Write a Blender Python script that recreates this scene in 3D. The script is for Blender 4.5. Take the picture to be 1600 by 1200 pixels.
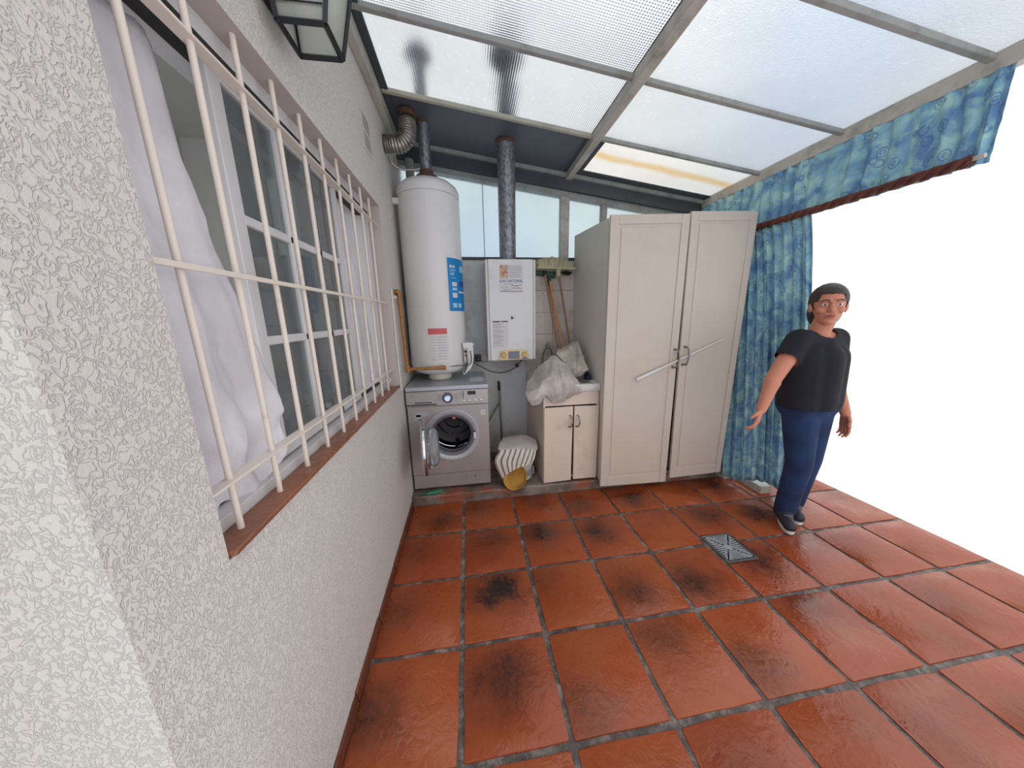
import bpy, bmesh, math, random
from mathutils import Vector, Matrix, noise
random.seed(7)
PI = math.pi
S = bpy.context.scene
for o in list(bpy.data.objects): bpy.data.objects.remove(o)

# ------------------------------------------------------------------ camera
cam_d = bpy.data.cameras.new('camera'); cam = bpy.data.objects.new('camera', cam_d)
S.collection.objects.link(cam); S.camera = cam
cam_d.sensor_fit = 'HORIZONTAL'; cam_d.sensor_width = 36; cam_d.lens = 36*477.024/1600
cam_d.clip_start = .02
R = ((0.989593, 0.135681, 0.047918), (-0.142799, 0.967014, 0.210932), (-0.017718, -0.215580, 0.976325))
cam.matrix_world = Matrix(((R[0][0], R[0][2], -R[0][1], .49068), (R[1][0], R[1][2], -R[1][1], -1.85612),
                           (R[2][0], R[2][2], -R[2][1], 1.42876), (0, 0, 0, 1)))
# ------------------------------------------------------------------ sky (bright overcast with thin blue gaps)
W = bpy.data.worlds.new('overcast'); S.world = W; W.use_nodes = True
nt = W.node_tree; nt.nodes.clear()
wo = nt.nodes.new('ShaderNodeOutputWorld'); wb = nt.nodes.new('ShaderNodeBackground')
tc = nt.nodes.new('ShaderNodeTexCoord'); wn = nt.nodes.new('ShaderNodeTexNoise'); wr = nt.nodes.new('ShaderNodeValToRGB')
wn.inputs['Scale'].default_value = 2.2; wn.inputs['Detail'].default_value = 3
wr.color_ramp.elements[0].position = .34; wr.color_ramp.elements[0].color = (.58, .72, .94, 1)
wr.color_ramp.elements[1].position = .48; wr.color_ramp.elements[1].color = (1, .985, .965, 1)
nt.links.new(tc.outputs['Generated'], wn.inputs['Vector']); nt.links.new(wn.outputs['Fac'], wr.inputs['Fac'])
nt.links.new(wr.outputs['Color'], wb.inputs['Color']); nt.links.new(wb.outputs['Background'], wo.inputs['Surface'])
wb.inputs['Strength'].default_value = 1.34
sun_d = bpy.data.lights.new('sun', 'SUN'); sun_d.energy = 0.5; sun_d.angle = math.radians(50); sun_d.color = (1, .98, .95)
sun = bpy.data.objects.new('sun', sun_d); S.collection.objects.link(sun); sun.rotation_euler = (math.radians(-15), math.radians(20), 0)
V = S.view_settings; V.view_transform = 'Standard'; V.look = 'None'; V.gamma = 1; V.use_curve_mapping = False
V.exposure = 0.0

# ------------------------------------------------------------------ materials
def srgb(r, g, b):
    f = lambda c: ((c/255)/12.92 if c/255 <= .04045 else ((c/255+.055)/1.055)**2.4)
    return (f(r), f(g), f(b), 1)
class NT:
    def __init__(s, name):
        s.m = bpy.data.materials.new(name); s.m.use_nodes = True; s.t = s.m.node_tree
        s.b = s.t.nodes['Principled BSDF']; s.out = s.t.nodes['Material Output']
    def n(s, k, **kw):
        n = s.t.nodes.new(k)
        for a, v in kw.items():
            if a.startswith('_'): setattr(n, a[1:], v)
            else: n.inputs[a].default_value = v
        return n
    def l(s, a, b): s.t.links.new(a, b)
    def coord(s, scale=(1, 1, 1)):
        c = s.n('ShaderNodeTexCoord'); m = s.n('ShaderNodeMapping'); m.inputs['Scale'].default_value = scale
        s.l(c.outputs['Object'], m.inputs['Vector']); return m.outputs['Vector']
    def noise(s, scale, detail=3, vec=None, dist=0, rough=.5):
        n = s.n('ShaderNodeTexNoise'); n.inputs['Scale'].default_value = scale; n.inputs['Detail'].default_value = detail
        n.inputs['Distortion'].default_value = dist; n.inputs['Roughness'].default_value = rough
        s.l(vec if vec else s.coord(), n.inputs['Vector']); return n.outputs['Fac']
    def ramp(s, fac, *st):
        r = s.n('ShaderNodeValToRGB'); e = r.color_ramp.elements
        while len(e) < len(st): e.new(.5)
        for k, (p, c) in enumerate(st): e[k].position = p; e[k].color = c if len(c) == 4 else (*c, 1)
        s.l(fac, r.inputs['Fac']); return r.outputs['Color']
    def mix(s, fac, a, b, mode='MIX'):
        m = s.n('ShaderNodeMix', _data_type='RGBA', _blend_type=mode)
        for sock, v in ((m.inputs[0], fac), (m.inputs[6], a), (m.inputs[7], b)):
            if hasattr(v, 'links') or hasattr(v, 'is_linked'): s.l(v, sock)
            else: sock.default_value = v
        return m.outputs[2]
    def math(s, op, a, b=0, c=None):
        m = s.n('ShaderNodeMath', _operation=op)
        for i, v in enumerate((a, b) if c is None else (a, b, c)):
            if hasattr(v, 'is_linked'): s.l(v, m.inputs[i])
            else: m.inputs[i].default_value = v
        return m.outputs[0]
    def bump(s, h, strength=.3, dist=.01):
        b = s.n('ShaderNodeBump'); b.inputs['Strength'].default_value = strength; b.inputs['Distance'].default_value = dist
        s.l(h, b.inputs['Height']); s.l(b.outputs['Normal'], s.b.inputs['Normal'])
def mat(name, col, rough=.5, metal=0, var=.08, vs=6, bs=0, bscale=80, dirt=None, dscale=3, dlo=.5, dhi=.75, spec=None, coat=0):
    t = NT(name); c = col if len(col) == 4 else (*col, 1)
    base = t.mix(t.noise(vs), tuple(x*(1-var) for x in c[:3])+(1,), tuple(min(1, x*(1+var)) for x in c[:3])+(1,))
    if dirt:
        f = t.ramp(t.noise(dscale, 5, rough=.65), (dlo, (0, 0, 0)), (dhi, (1, 1, 1)))
        base = t.mix(f, base, dirt)
    t.l(base, t.b.inputs['Base Color']); t.b.inputs['Roughness'].default_value = rough; t.b.inputs['Metallic'].default_value = metal
    if bs: t.bump(t.noise(bscale, 3), bs, .004)
    if spec is not None: t.b.inputs['Specular IOR Level'].default_value = spec
    if coat: t.b.inputs['Coat Weight'].default_value = coat; t.b.inputs['Coat Roughness'].default_value = .15
    return t.m
M = {}
def plaster():
    t = NT('textured_plaster')
    v = t.coord((1, 1, .8))
    a = t.noise(88, 2, v, .9); w = t.math('ABSOLUTE', t.math('SUBTRACT', a, .5))
    worm = t.ramp(w, (0, (0, 0, 0)), (.07, (1, 1, 1)))
    n2 = t.noise(200, 2, v)
    h = t.math('ADD', t.math('MULTIPLY', worm, .8), t.math('MULTIPLY', n2, .3))
    col = t.mix(t.noise(1.7, 3), srgb(208, 203, 198), srgb(222, 217, 212))
    col = t.mix(t.math('MULTIPLY', t.math('SUBTRACT', 1.0, worm), .16), col, srgb(150, 146, 144))
    t.l(col, t.b.inputs['Base Color']); t.b.inputs['Roughness'].default_value = .75
    t.bump(h, .55, .006); return t.m
M['plaster'] = plaster()
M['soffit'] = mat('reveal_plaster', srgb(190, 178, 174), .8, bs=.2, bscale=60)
M['greywall'] = mat('grey_painted_wall', srgb(202, 203, 204), .7, var=.05, vs=3, bs=.15, bscale=50, dirt=srgb(150, 148, 145), dscale=2.5)
M['walltile'] = mat('beige_wall_tile', srgb(204, 194, 186), .35, var=.08, vs=9, dirt=srgb(150, 140, 130), dscale=5, dlo=.5, dhi=.85)
M['joint'] = mat('tile_joint', srgb(138, 132, 126), .9)
M['inside'] = mat('dim_interior', srgb(214, 214, 212), .9)
def concrete():
    t = NT('worn_concrete')
    c = t.mix(t.ramp(t.noise(6, 5), (.35, (0, 0, 0)), (.65, (1, 1, 1))), srgb(88, 74, 68), srgb(146, 132, 122))
    r = t.ramp(t.noise(4.5, 3, t.coord((1, 2, 2))), (.52, (0, 0, 0)), (.6, (1, 1, 1)))
    c = t.mix(t.math('MULTIPLY', r, .75), c, srgb(150, 76, 52)); t.l(c, t.b.inputs['Base Color'])
    t.b.inputs['Roughness'].default_value = .6; t.bump(t.noise(40, 5), .5, .01); return t.m
M['concrete'] = concrete()
def grout():
    t = NT('dark_grout')
    c = t.ramp(t.noise(14, 5, rough=.7), (.28, srgb(50, 44, 42)), (.5, srgb(92, 84, 80)), (.68, srgb(150, 138, 130)))
    t.l(c, t.b.inputs['Base Color']); t.b.inputs['Roughness'].default_value = .55; t.bump(t.noise(90, 4), .6, .006); return t.m
M['grout'] = grout()
def terracotta(name, smudge=True, a=(148, 64, 24), b=(168, 84, 38)):
    t = NT(name)
    oi = t.n('ShaderNodeObjectInfo'); co = t.n('ShaderNodeTexCoord')
    off = t.n('ShaderNodeVectorMath', _operation='MULTIPLY_ADD'); off.inputs[1].default_value = (1, 1, 1)
    rv = t.n('ShaderNodeCombineXYZ'); t.l(t.math('MULTIPLY', oi.outputs['Random'], 37), rv.inputs[0]); t.l(t.math('MULTIPLY', oi.outputs['Random'], 61), rv.inputs[1])
    t.l(co.outputs['Object'], off.inputs[0]); t.l(rv.outputs[0], off.inputs[2]); v = off.outputs[0]
    col = t.mix(t.noise(5, 4, v), srgb(*a), srgb(*b))
    if smudge: col = t.mix(t.math('MULTIPLY', oi.outputs['Random'], .45), col, srgb(140, 56, 26))
    if smudge:
        at = t.n('ShaderNodeAttribute'); at.attribute_type = 'OBJECT'; at.attribute_name = 'smudge'
        se = t.n('ShaderNodeSeparateXYZ'); t.l(at.outputs['Vector'], se.inputs[0])
        so = t.n('ShaderNodeSeparateXYZ'); t.l(co.outputs['Object'], so.inputs[0])
        dx = t.math('SUBTRACT', so.outputs[0], se.outputs[0]); dy = t.math('SUBTRACT', so.outputs[1], se.outputs[1])
        d = t.math('SQRT', t.math('ADD', t.math('MULTIPLY', dx, dx), t.math('MULTIPLY', t.math('MULTIPLY', dy, dy), 1.4)))
        d = t.math('ADD', d, t.math('MULTIPLY', t.math('SUBTRACT', t.noise(9, 5, v, rough=.6), .5), .22))
        f = t.ramp(d, (.015, (.9, .9, .9)), (.09, (.6, .6, .6)), (.15, (.25, .25, .25)), (.24, (0, 0, 0)))
        f = t.math('MULTIPLY', f, se.outputs[2])
        sv = t.n('ShaderNodeVectorMath', _operation='MULTIPLY'); sv.inputs[1].default_value = (1, .6, 1); t.l(v, sv.inputs[0])
        g = t.ramp(t.noise(60, 4, sv.outputs[0], rough=.7), (.3, (.5, .5, .5)), (.62, (1, 1, 1)))
        f = t.math('MULTIPLY', f, g)
        col = t.mix(f, col, srgb(46, 24, 18))
    t.l(col, t.b.inputs['Base Color'])
    t.l(t.ramp(t.noise(9, 3, v), (.3, (.2, .2, .2)), (.7, (.42, .42, .42))), t.b.inputs['Roughness'])
    t.b.inputs['Specular IOR Level'].default_value = .55
    h = t.math('ADD', t.noise(16, 3, v, 1.2), t.math('MULTIPLY', t.noise(70, 3, v), .25))
    t.bump(h, .5, .009); return t.m
M['tile'] = terracotta('terracotta_tile'); M['sill'] = terracotta('terracotta_sill', False, (110, 66, 46), (158, 98, 68))
M['skirt'] = terracotta('terracotta_skirting', False, (70, 38, 28), (128, 68, 46))
def roofglass(name, ribs, col=(.72, .75, .77), rough=.42, stain=False, cross=False):
    t = NT(name); t.b.inputs['Transmission Weight'].default_value = 1; t.b.inputs['IOR'].default_value = 1.25
    t.b.inputs['Roughness'].default_value = rough
    c = t.mix(t.ramp(t.noise(2.2, 4), (.35, (0, 0, 0)), (.7, (1, 1, 1))), tuple(x*.92 for x in col)+(1,), (*col, 1))
    if not name.startswith('frosted_wall'): c = t.mix(t.ramp(t.noise(38, 2), (.64, (0, 0, 0)), (.74, (1, 1, 1))), c, tuple(min(1, x*1.1) for x in col)+(1,))
    if stain:
        so = t.n('ShaderNodeSeparateXYZ'); cc = t.n('ShaderNodeTexCoord'); t.l(cc.outputs['Object'], so.inputs[0])
        y = t.math('ADD', so.outputs[1], t.math('MULTIPLY', t.math('SUBTRACT', t.noise(4, 3), .5), .1))
        y = t.math('ADD', y, t.math('MULTIPLY', so.outputs[0], -.03))
        f = t.ramp(t.math('ABSOLUTE', y), (.015, (1, 1, 1)), (.07, (0, 0, 0)))
        c = t.mix(t.math('MULTIPLY', f, .75), c, srgb(228, 190, 120))
    t.l(c, t.b.inputs['Base Color'])
    h = t.noise(120, 2)
    if ribs:
        so = t.n('ShaderNodeSeparateXYZ'); cc = t.n('ShaderNodeTexCoord'); t.l(cc.outputs['Object'], so.inputs[0])
        s = t.math('SINE', t.math('MULTIPLY', so.outputs[0], 2*PI/.0125))
        h = t.math('ADD', t.math('MULTIPLY', s, 1.6), t.math('MULTIPLY', h, .4))
        if cross: h = t.math('ADD', h, t.math('MULTIPLY', t.math('SINE', t.math('MULTIPLY', so.outputs[1], 2*PI/.0125)), .8))
    t.bump(h, .32 if ribs else .5, .002 if ribs else .004); return t.m
M['ribglass'] = roofglass('ribbed_translucent_sheet', True, (.64, .68, .71), rough=.2); M['crossglass'] = roofglass('cross_ribbed_sheet', True, (.70, .73, .77), cross=True, rough=.2)
M['plainglass'] = roofglass('frosted_sheet', False); M['stainglass'] = roofglass('stained_frosted_sheet', False, (.90, .89, .84), stain=True)
M['backglass'] = roofglass('frosted_wall_pane', False, (.50, .595, .62), .5)
def clearglass(name='window_glass', tint=(.8, .85, .86)):
    t = NT(name); t.t.nodes.remove(t.b)
    g = t.n('ShaderNodeBsdfGlossy'); g.inputs['Roughness'].default_value = .03; tr = t.n('ShaderNodeBsdfTransparent'); tr.inputs[0].default_value = (*tint, 1)
    fr = t.n('ShaderNodeFresnel'); fr.inputs[0].default_value = 1.5; mx = t.n('ShaderNodeMixShader')
    t.l(t.math('MULTIPLY', fr.outputs[0], 1.0), mx.inputs[0]); t.l(tr.outputs[0], mx.inputs[1]); t.l(g.outputs[0], mx.inputs[2])
    df = t.n('ShaderNodeBsdfDiffuse'); df.inputs[0].default_value = (.55, .57, .58, 1); m2 = t.n('ShaderNodeMixShader'); m2.inputs[0].default_value = .15
    t.l(mx.outputs[0], m2.inputs[1]); t.l(df.outputs[0], m2.inputs[2]); t.l(m2.outputs[0], t.out.inputs[0]); return t.m
M['glass'] = clearglass()
def lampglass():
    t = NT('frosted_lantern_glass'); t.t.nodes.remove(t.b)
    d = t.n('ShaderNodeBsdfDiffuse'); d.inputs[0].default_value = (.82, .84, .8, 1); tl = t.n('ShaderNodeBsdfTranslucent'); tl.inputs[0].default_value = (.9, .92, .88, 1)
    tr = t.n('ShaderNodeBsdfTransparent'); m1 = t.n('ShaderNodeMixShader'); m2 = t.n('ShaderNodeMixShader'); m1.inputs[0].default_value = .6; m2.inputs[0].default_value = .35
    t.l(d.outputs[0], m1.inputs[1]); t.l(tl.outputs[0], m1.inputs[2]); t.l(m1.outputs[0], m2.inputs[1]); t.l(tr.outputs[0], m2.inputs[2]); t.l(m2.outputs[0], t.out.inputs[0]); return t.m
M['white'] = mat('white_window_frame', srgb(212, 210, 212), .4, var=.04)
M['bars'] = mat('cream_painted_iron', srgb(226, 214, 204), .45, var=.05, vs=12, dirt=srgb(190, 172, 158), dscale=14, dlo=.6, dhi=.85)
M['darkgap'] = mat('dark_track', srgb(40, 40, 42), .6)
M['greymetal'] = mat('grey_painted_beam', srgb(158, 158, 156), .5, dirt=srgb(120, 118, 112), dscale=8)
M['beammetal'] = mat('beige_grey_beam', srgb(190, 184, 176), .5, dirt=srgb(140, 134, 126), dscale=8)
M['ledger'] = mat('pale_ledger', srgb(184, 182, 170), .6, dirt=srgb(150, 148, 134), dscale=6)
M['sheet'] = mat('dark_grey_sheet_metal', srgb(88, 92, 102), .5, .1, var=.1, vs=8)
M['header'] = mat('dark_header', srgb(70, 74, 82), .6, dirt=srgb(60, 66, 66), dscale=7)
def galv():
    t = NT('galvanised_pipe'); v = t.n('ShaderNodeTexVoronoi'); v.inputs['Scale'].default_value = 55; t.l(t.coord((1, 1, .6)), v.inputs['Vector'])
    c = t.mix(t.ramp(v.outputs['Distance'], (.1, (0, 0, 0)), (.7, (1, 1, 1))), srgb(92, 96, 104), srgb(146, 148, 154))
    c = t.mix(t.ramp(t.noise(7, 4), (.55, (0, 0, 0)), (.75, (1, 1, 1))), c, srgb(112, 106, 104))
    t.l(c, t.b.inputs['Base Color']); t.b.inputs['Metallic'].default_value = .6; t.b.inputs['Roughness'].default_value = .42; return t.m
M['galv'] = galv(); M['flex'] = mat('corrugated_aluminium', srgb(176, 170, 164), .35, .85, dirt=srgb(112, 104, 98), dscale=18)
M['rust'] = mat('rusty_collar', srgb(104, 76, 64), .8, .2, var=.3, vs=30, dirt=srgb(74, 68, 68), dscale=20)
M['enamel'] = mat('white_enamel', srgb(222, 221, 222), .32, var=.02, dirt=srgb(206, 204, 202), dscale=3)
M['cream'] = mat('off_white_metal', srgb(214, 210, 202), .4, var=.03)
M['pipebrown'] = mat('ochre_painted_pipe', srgb(168, 112, 58), .45, .2, dirt=srgb(110, 74, 46), dscale=20)
M['brass'] = mat('brass', srgb(160, 120, 70), .35, .8)
M['blue'] = mat('blue_sticker', srgb(0, 128, 198), .35, var=.12, vs=12)
M['dblue'] = mat('dark_blue_print', srgb(20, 70, 150), .4); M['pblue'] = mat('pale_blue_print', srgb(160, 205, 230), .4)
M['red'] = mat('red_label', srgb(206, 92, 96), .5); M['paper'] = mat('paper_label', srgb(214, 212, 214), .6)
M['print'] = mat('grey_print', srgb(140, 140, 150), .6); M['black'] = mat('black_plastic', srgb(30, 29, 31), .4)
M['dprint'] = mat('dark_print', srgb(70, 66, 70), .6); M['rprint'] = mat('brown_print', srgb(190, 158, 136), .6)
M['beigepanel'] = mat('beige_control_panel', srgb(222, 200, 158), .4); M['lcd'] = mat('grey_lcd', srgb(112, 118, 132), .25)
M['gold'] = mat('tan_dial', srgb(206, 178, 122), .4)
M['silver'] = mat('silver_appliance', srgb(172, 164, 162), .34, .35, var=.03, dirt=srgb(158, 150, 150), dscale=2)
M['silverlid'] = mat('silver_lid', srgb(178, 182, 188), .3, .3, var=.03)
M['chrome'] = mat('chrome', srgb(214, 216, 222), .1, 1, var=.02); M['dgrey'] = mat('dark_grey_rubber', srgb(96, 96, 102), .5)
M['drum'] = mat('steel_drum', srgb(56, 54, 56), .35, .9, var=.1, vs=20)
M['steel'] = mat('brushed_steel', srgb(150, 146, 140), .3, .9)
def bowl():
    t = NT('door_bowl_glass'); t.b.inputs['Transmission Weight'].default_value = .82; t.b.inputs['Roughness'].default_value = .05
    t.b.inputs['Base Color'].default_value = srgb(226, 228, 230); t.b.inputs['IOR'].default_value = 1.45; return t.m
M['bowl'] = bowl()
M['cab'] = mat('aged_cream_laminate', srgb(220, 202, 188), .5, var=.03, dirt=srgb(186, 160, 142), dscale=4, dlo=.55, dhi=.9)
M['door'] = mat('cream_wardrobe_paint', srgb(204, 192, 180), .42, var=.03, vs=2, dirt=srgb(194, 176, 162), dscale=2, dlo=.45, dhi=.9)
M['side'] = mat('wardrobe_side_paint', srgb(214, 210, 198), .55, var=.03)
M['sink'] = mat('white_sink', srgb(216, 212, 210), .3)
M['wood'] = mat('light_wood', srgb(200, 142, 88), .5, var=.15, vs=20); M['wood2'] = mat('worn_brown_wood', srgb(150, 112, 88), .6, var=.15, vs=20)
M['bristle'] = mat('cream_bristle', srgb(196, 188, 158), .9, var=.2, vs=60, bs=1, bscale=200)
M['green'] = mat('green_plastic', srgb(28, 74, 52), .5); M['teal'] = mat('green_cloth_clip', srgb(20, 130, 88), .5)
M['hose'] = mat('grey_green_hose', srgb(96, 112, 100), .5)
def cloth(name, a, b, scale=7, weave=300, bs=.3):
    t = NT(name); c = t.mix(t.ramp(t.noise(scale, 4), (.35, (0, 0, 0)), (.65, (1, 1, 1))), srgb(*a), srgb(*b))
    t.l(c, t.b.inputs['Base Color']); t.b.inputs['Roughness'].default_value = .9
    t.bump(t.math('ADD', t.noise(weave, 2), t.math('MULTIPLY', t.noise(22, 4), 1.5)), bs, .004); return t.m
M['sack'] = cloth('grey_white_sack', (172, 160, 152), (208, 200, 196), 6, bs=.5); M['rag'] = cloth('beige_rag', (178, 168, 156), (206, 198, 186), bs=.7)
M['lace'] = cloth('white_net_curtain', (206, 202, 208), (228, 226, 232), 5, 180)
M['navy'] = cloth('navy_cloth', (26, 30, 60), (40, 46, 84)); M['twist'] = cloth('brown_twisted_cloth', (84, 44, 38), (112, 64, 52), 30)
def stripes():
    t = NT('striped_towel'); co = t.n('ShaderNodeUVMap'); se = t.n('ShaderNodeSeparateXYZ'); t.l(co.outputs[0], se.inputs[0])
    w = t.math('SINE', t.math('MULTIPLY', se.outputs[0], 2*PI*8)); f = t.ramp(w, (.35, (0, 0, 0)), (.55, (1, 1, 1)))
    g = t.math('LESS_THAN', se.outputs[1], .40)
    c = t.mix(f, srgb(216, 206, 198), srgb(132, 120, 114)); c = t.mix(g, c, srgb(208, 200, 194))
    t.l(c, t.b.inputs['Base Color']); t.b.inputs['Roughness'].default_value = .9; t.bump(t.noise(250, 2), .3, .003); return t.m
M['stripes'] = stripes()
def bluecurtain():
    t = NT('blue_patterned_curtain'); v = t.n('ShaderNodeUVMap').outputs[0]
    n1 = t.noise(9, 3, v, .6); n2 = t.noise(26, 3, v, 1.2)
    c = t.ramp(n1, (.34, srgb(98, 138, 184)), (.5, srgb(128, 176, 202)), (.66, srgb(172, 216, 214)))
    vo = t.n('ShaderNodeTexVoronoi'); vo.inputs['Scale'].default_value = 13; t.l(v, vo.inputs['Vector'])
    ring = t.math('ABSOLUTE', t.math('SUBTRACT', vo.outputs['Distance'], .3))
    ring2 = t.math('ABSOLUTE', t.math('SUBTRACT', vo.outputs['Distance'], .12))
    rr = t.math('MINIMUM', ring, ring2)
    f = t.ramp(rr, (.02, (1, 1, 1)), (.06, (0, 0, 0)))
    c = t.mix(t.math('MULTIPLY', f, .6), c, srgb(66, 104, 156))
    c = t.mix(t.math('MULTIPLY', t.ramp(n2, (.55, (0, 0, 0)), (.68, (1, 1, 1))), .6), c, srgb(168, 206, 190))
    t.l(c, t.b.inputs['Base Color']); t.b.inputs['Roughness'].default_value = .85; t.bump(t.noise(300, 2, v), .2, .003); return t.m
M['bluecurt'] = bluecurtain()
M['lamp'] = mat('black_lantern_metal', srgb(36, 38, 42), .35, .3); M['lampglass'] = lampglass(); M['bulb'] = mat('frosted_bulb', srgb(230, 226, 206), .4)
M['bucket'] = mat('white_bucket', srgb(208, 204, 202), .4, dirt=srgb(170, 160, 150), dscale=10); M['yellow'] = mat('ochre_plastic', srgb(198, 150, 66), .45, dirt=srgb(140, 96, 50), dscale=12)
M['drain'] = mat('drain_metal', srgb(200, 202, 208), .3, .5, var=.1, vs=30); M['dark'] = mat('dark_void', srgb(18, 17, 17), .9)
M['skin'] = mat('skin', srgb(192, 124, 98), .5, var=.06, vs=14); M['shirt'] = cloth('dark_navy_tshirt', (16, 17, 27), (24, 25, 36)); M['jeans'] = cloth('blue_jeans', (16, 36, 72), (30, 56, 98), 6, 260)
M['hair'] = mat('dark_hair', srgb(40, 28, 24), .5, bs=.8, bscale=90); M['shoe'] = mat('dark_trainer', srgb(38, 40, 52), .6); M['sole'] = mat('white_sole', srgb(206, 206, 208), .5)
M['eye'] = mat('eye_white', srgb(225, 222, 218), .2); M['lip'] = mat('lips', srgb(160, 86, 78), .45)
M['conduit'] = mat('white_cable', srgb(214, 212, 208), .5)

# ------------------------------------------------------------------ mesh helpers
ORG = {}
def base(name, loc, label=None, cat=None, group=None, kind=None):
    o = bpy.data.objects.new(name, None); S.collection.objects.link(o); o.location = loc; o.empty_display_size = .05
    ORG[o.name] = Vector(loc); props(o, label, cat, group, kind); return o
def props(o, label=None, cat=None, group=None, kind=None):
    if label: o['label'] = label
    if cat: o['category'] = cat
    if group: o['group'] = group
    if kind: o['kind'] = kind
    return o
def obj(name, bm, m, parent=None, org=None, bevel=0, seg=2, label=None, cat=None, group=None, kind=None, sharp=35, smooth=True):
    bmesh.ops.recalc_face_normals(bm, faces=bm.faces)
    og = ORG[parent.name] if parent else (Vector(org) if org is not None else Vector((0, 0, 0)))
    bmesh.ops.translate(bm, verts=bm.verts, vec=-og)
    if smooth:
        for f in bm.faces: f.smooth = True
        for e in bm.edges:
            if len(e.link_faces) == 2 and e.calc_face_angle(0) > math.radians(sharp): e.smooth = False
    me = bpy.data.meshes.new(name); bm.to_mesh(me); bm.free()
    for mm in (m if isinstance(m, (list, tuple)) else [m]): me.materials.append(mm)
    o = bpy.data.objects.new(name, me); S.collection.objects.link(o)
    if parent: o.parent = parent
    else: o.location = og
    ORG[o.name] = og
    if bevel:
        b = o.modifiers.new('bevel', 'BEVEL'); b.width = bevel; b.segments = seg; b.limit_method = 'ANGLE'; b.angle_limit = math.radians(40)
    return props(o, label, cat, group, kind)
def B(): return bmesh.new()
def box(bm, x0, x1, y0, y1, z0, z1):
    v = [bm.verts.new((x, y, z)) for x in (x0, x1) for y in (y0, y1) for z in (z0, z1)]
    for f in ((0, 1, 3, 2), (4, 6, 7, 5), (0, 4, 5, 1), (2, 3, 7, 6), (0, 2, 6, 4), (1, 5, 7, 3)): bm.faces.new([v[i] for i in f])
    return v
def hexa(bm, P):  # 8 points: bottom 4 ccw, top 4
    v = [bm.verts.new(p) for p in P]
    for f in ((3, 2, 1, 0), (4, 5, 6, 7), (0, 1, 5, 4), (1, 2, 6, 5), (2, 3, 7, 6), (3, 0, 4, 7)): bm.faces.new([v[i] for i in f])
def prism(bm, poly, d0, d1, ax='z'):
    mk = {'z': lambda p, d: (p[0], p[1], d), 'y': lambda p, d: (p[0], d, p[1]), 'x': lambda p, d: (d, p[0], p[1])}[ax]
    a = [bm.verts.new(mk(p, d0)) for p in poly]; b = [bm.verts.new(mk(p, d1)) for p in poly]; n = len(poly)
    bm.faces.new(a[::-1]); bm.faces.new(b)
    for i in range(n): bm.faces.new((a[i], a[(i+1) % n], b[(i+1) % n], b[i]))
def frame_of(d):
    d = d.normalized(); u = d.cross(Vector((0, 0, 1)))
    if u.length < .01: u = d.cross(Vector((1, 0, 0)))
    u.normalize(); return u, d.cross(u).normalized()
def tube(bm, pts, r, seg=12, caps=True, closed=False):
    P = [Vector(p) for p in pts]; n = len(P); rr = r if isinstance(r, (list, tuple)) else [r]*n; rings = []
    u = None
    for i in range(n):
        d = (P[(i+1) % n] - P[i-1]) if closed else (P[min(i+1, n-1)] - P[max(i-1, 0)])
        d.normalize()
        if u is None: u, w = frame_of(d)
        else: u = (u - d*u.dot(d)).normalized(); w = d.cross(u)
        rings.append([bm.verts.new(P[i] + (u*math.cos(a) + w*math.sin(a))*rr[i]) for a in [2*PI*k/seg for k in range(seg)]])
    m = n if closed else n-1
    for i in range(m):
        a, b = rings[i], rings[(i+1) % n]
        for k in range(seg): bm.faces.new((a[k], a[(k+1) % seg], b[(k+1) % seg], b[k]))
    if caps and not closed: bm.faces.new(rings[0][::-1]); bm.faces.new(rings[-1])
    return rings
def lathe(bm, c, axis, prof, seg=32, capa=True, capb=True):
    """prof = list of (distance along axis, radius)"""
    c = Vector(c); d = Vector(axis).normalized(); u, w = frame_of(d); rings = []
    for t, r in prof: rings.append([bm.verts.new(c + d*t + (u*math.cos(2*PI*k/seg) + w*math.sin(2*PI*k/seg))*max(r, .0004)) for k in range(seg)])
    for a, b in zip(rings, rings[1:]):
        for k in range(seg): bm.faces.new((a[k], a[(k+1) % seg], b[(k+1) % seg], b[k]))
    if capa: bm.faces.new(rings[0][::-1])
    if capb: bm.faces.new(rings[-1])
def spline(pts, n=8, closed=False):
    P = [Vector(p) for p in pts]; out = []; N = len(P)
    rng = range(N) if closed else range(N-1)
    for i in rng:
        g = (lambda k: P[k % N]) if closed else (lambda k: P[max(0, min(N-1, k))])
        a, b, c, d = g(i-1), g(i), g(i+1), g(i+2)
        for k in range(n):
            t = k/n; out.append(.5*((2*b) + (c-a)*t + (2*a-5*b+4*c-d)*t*t + (3*b-a-3*c+d)*t**3))
    if not closed: out.append(P[-1])
    return out
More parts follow.
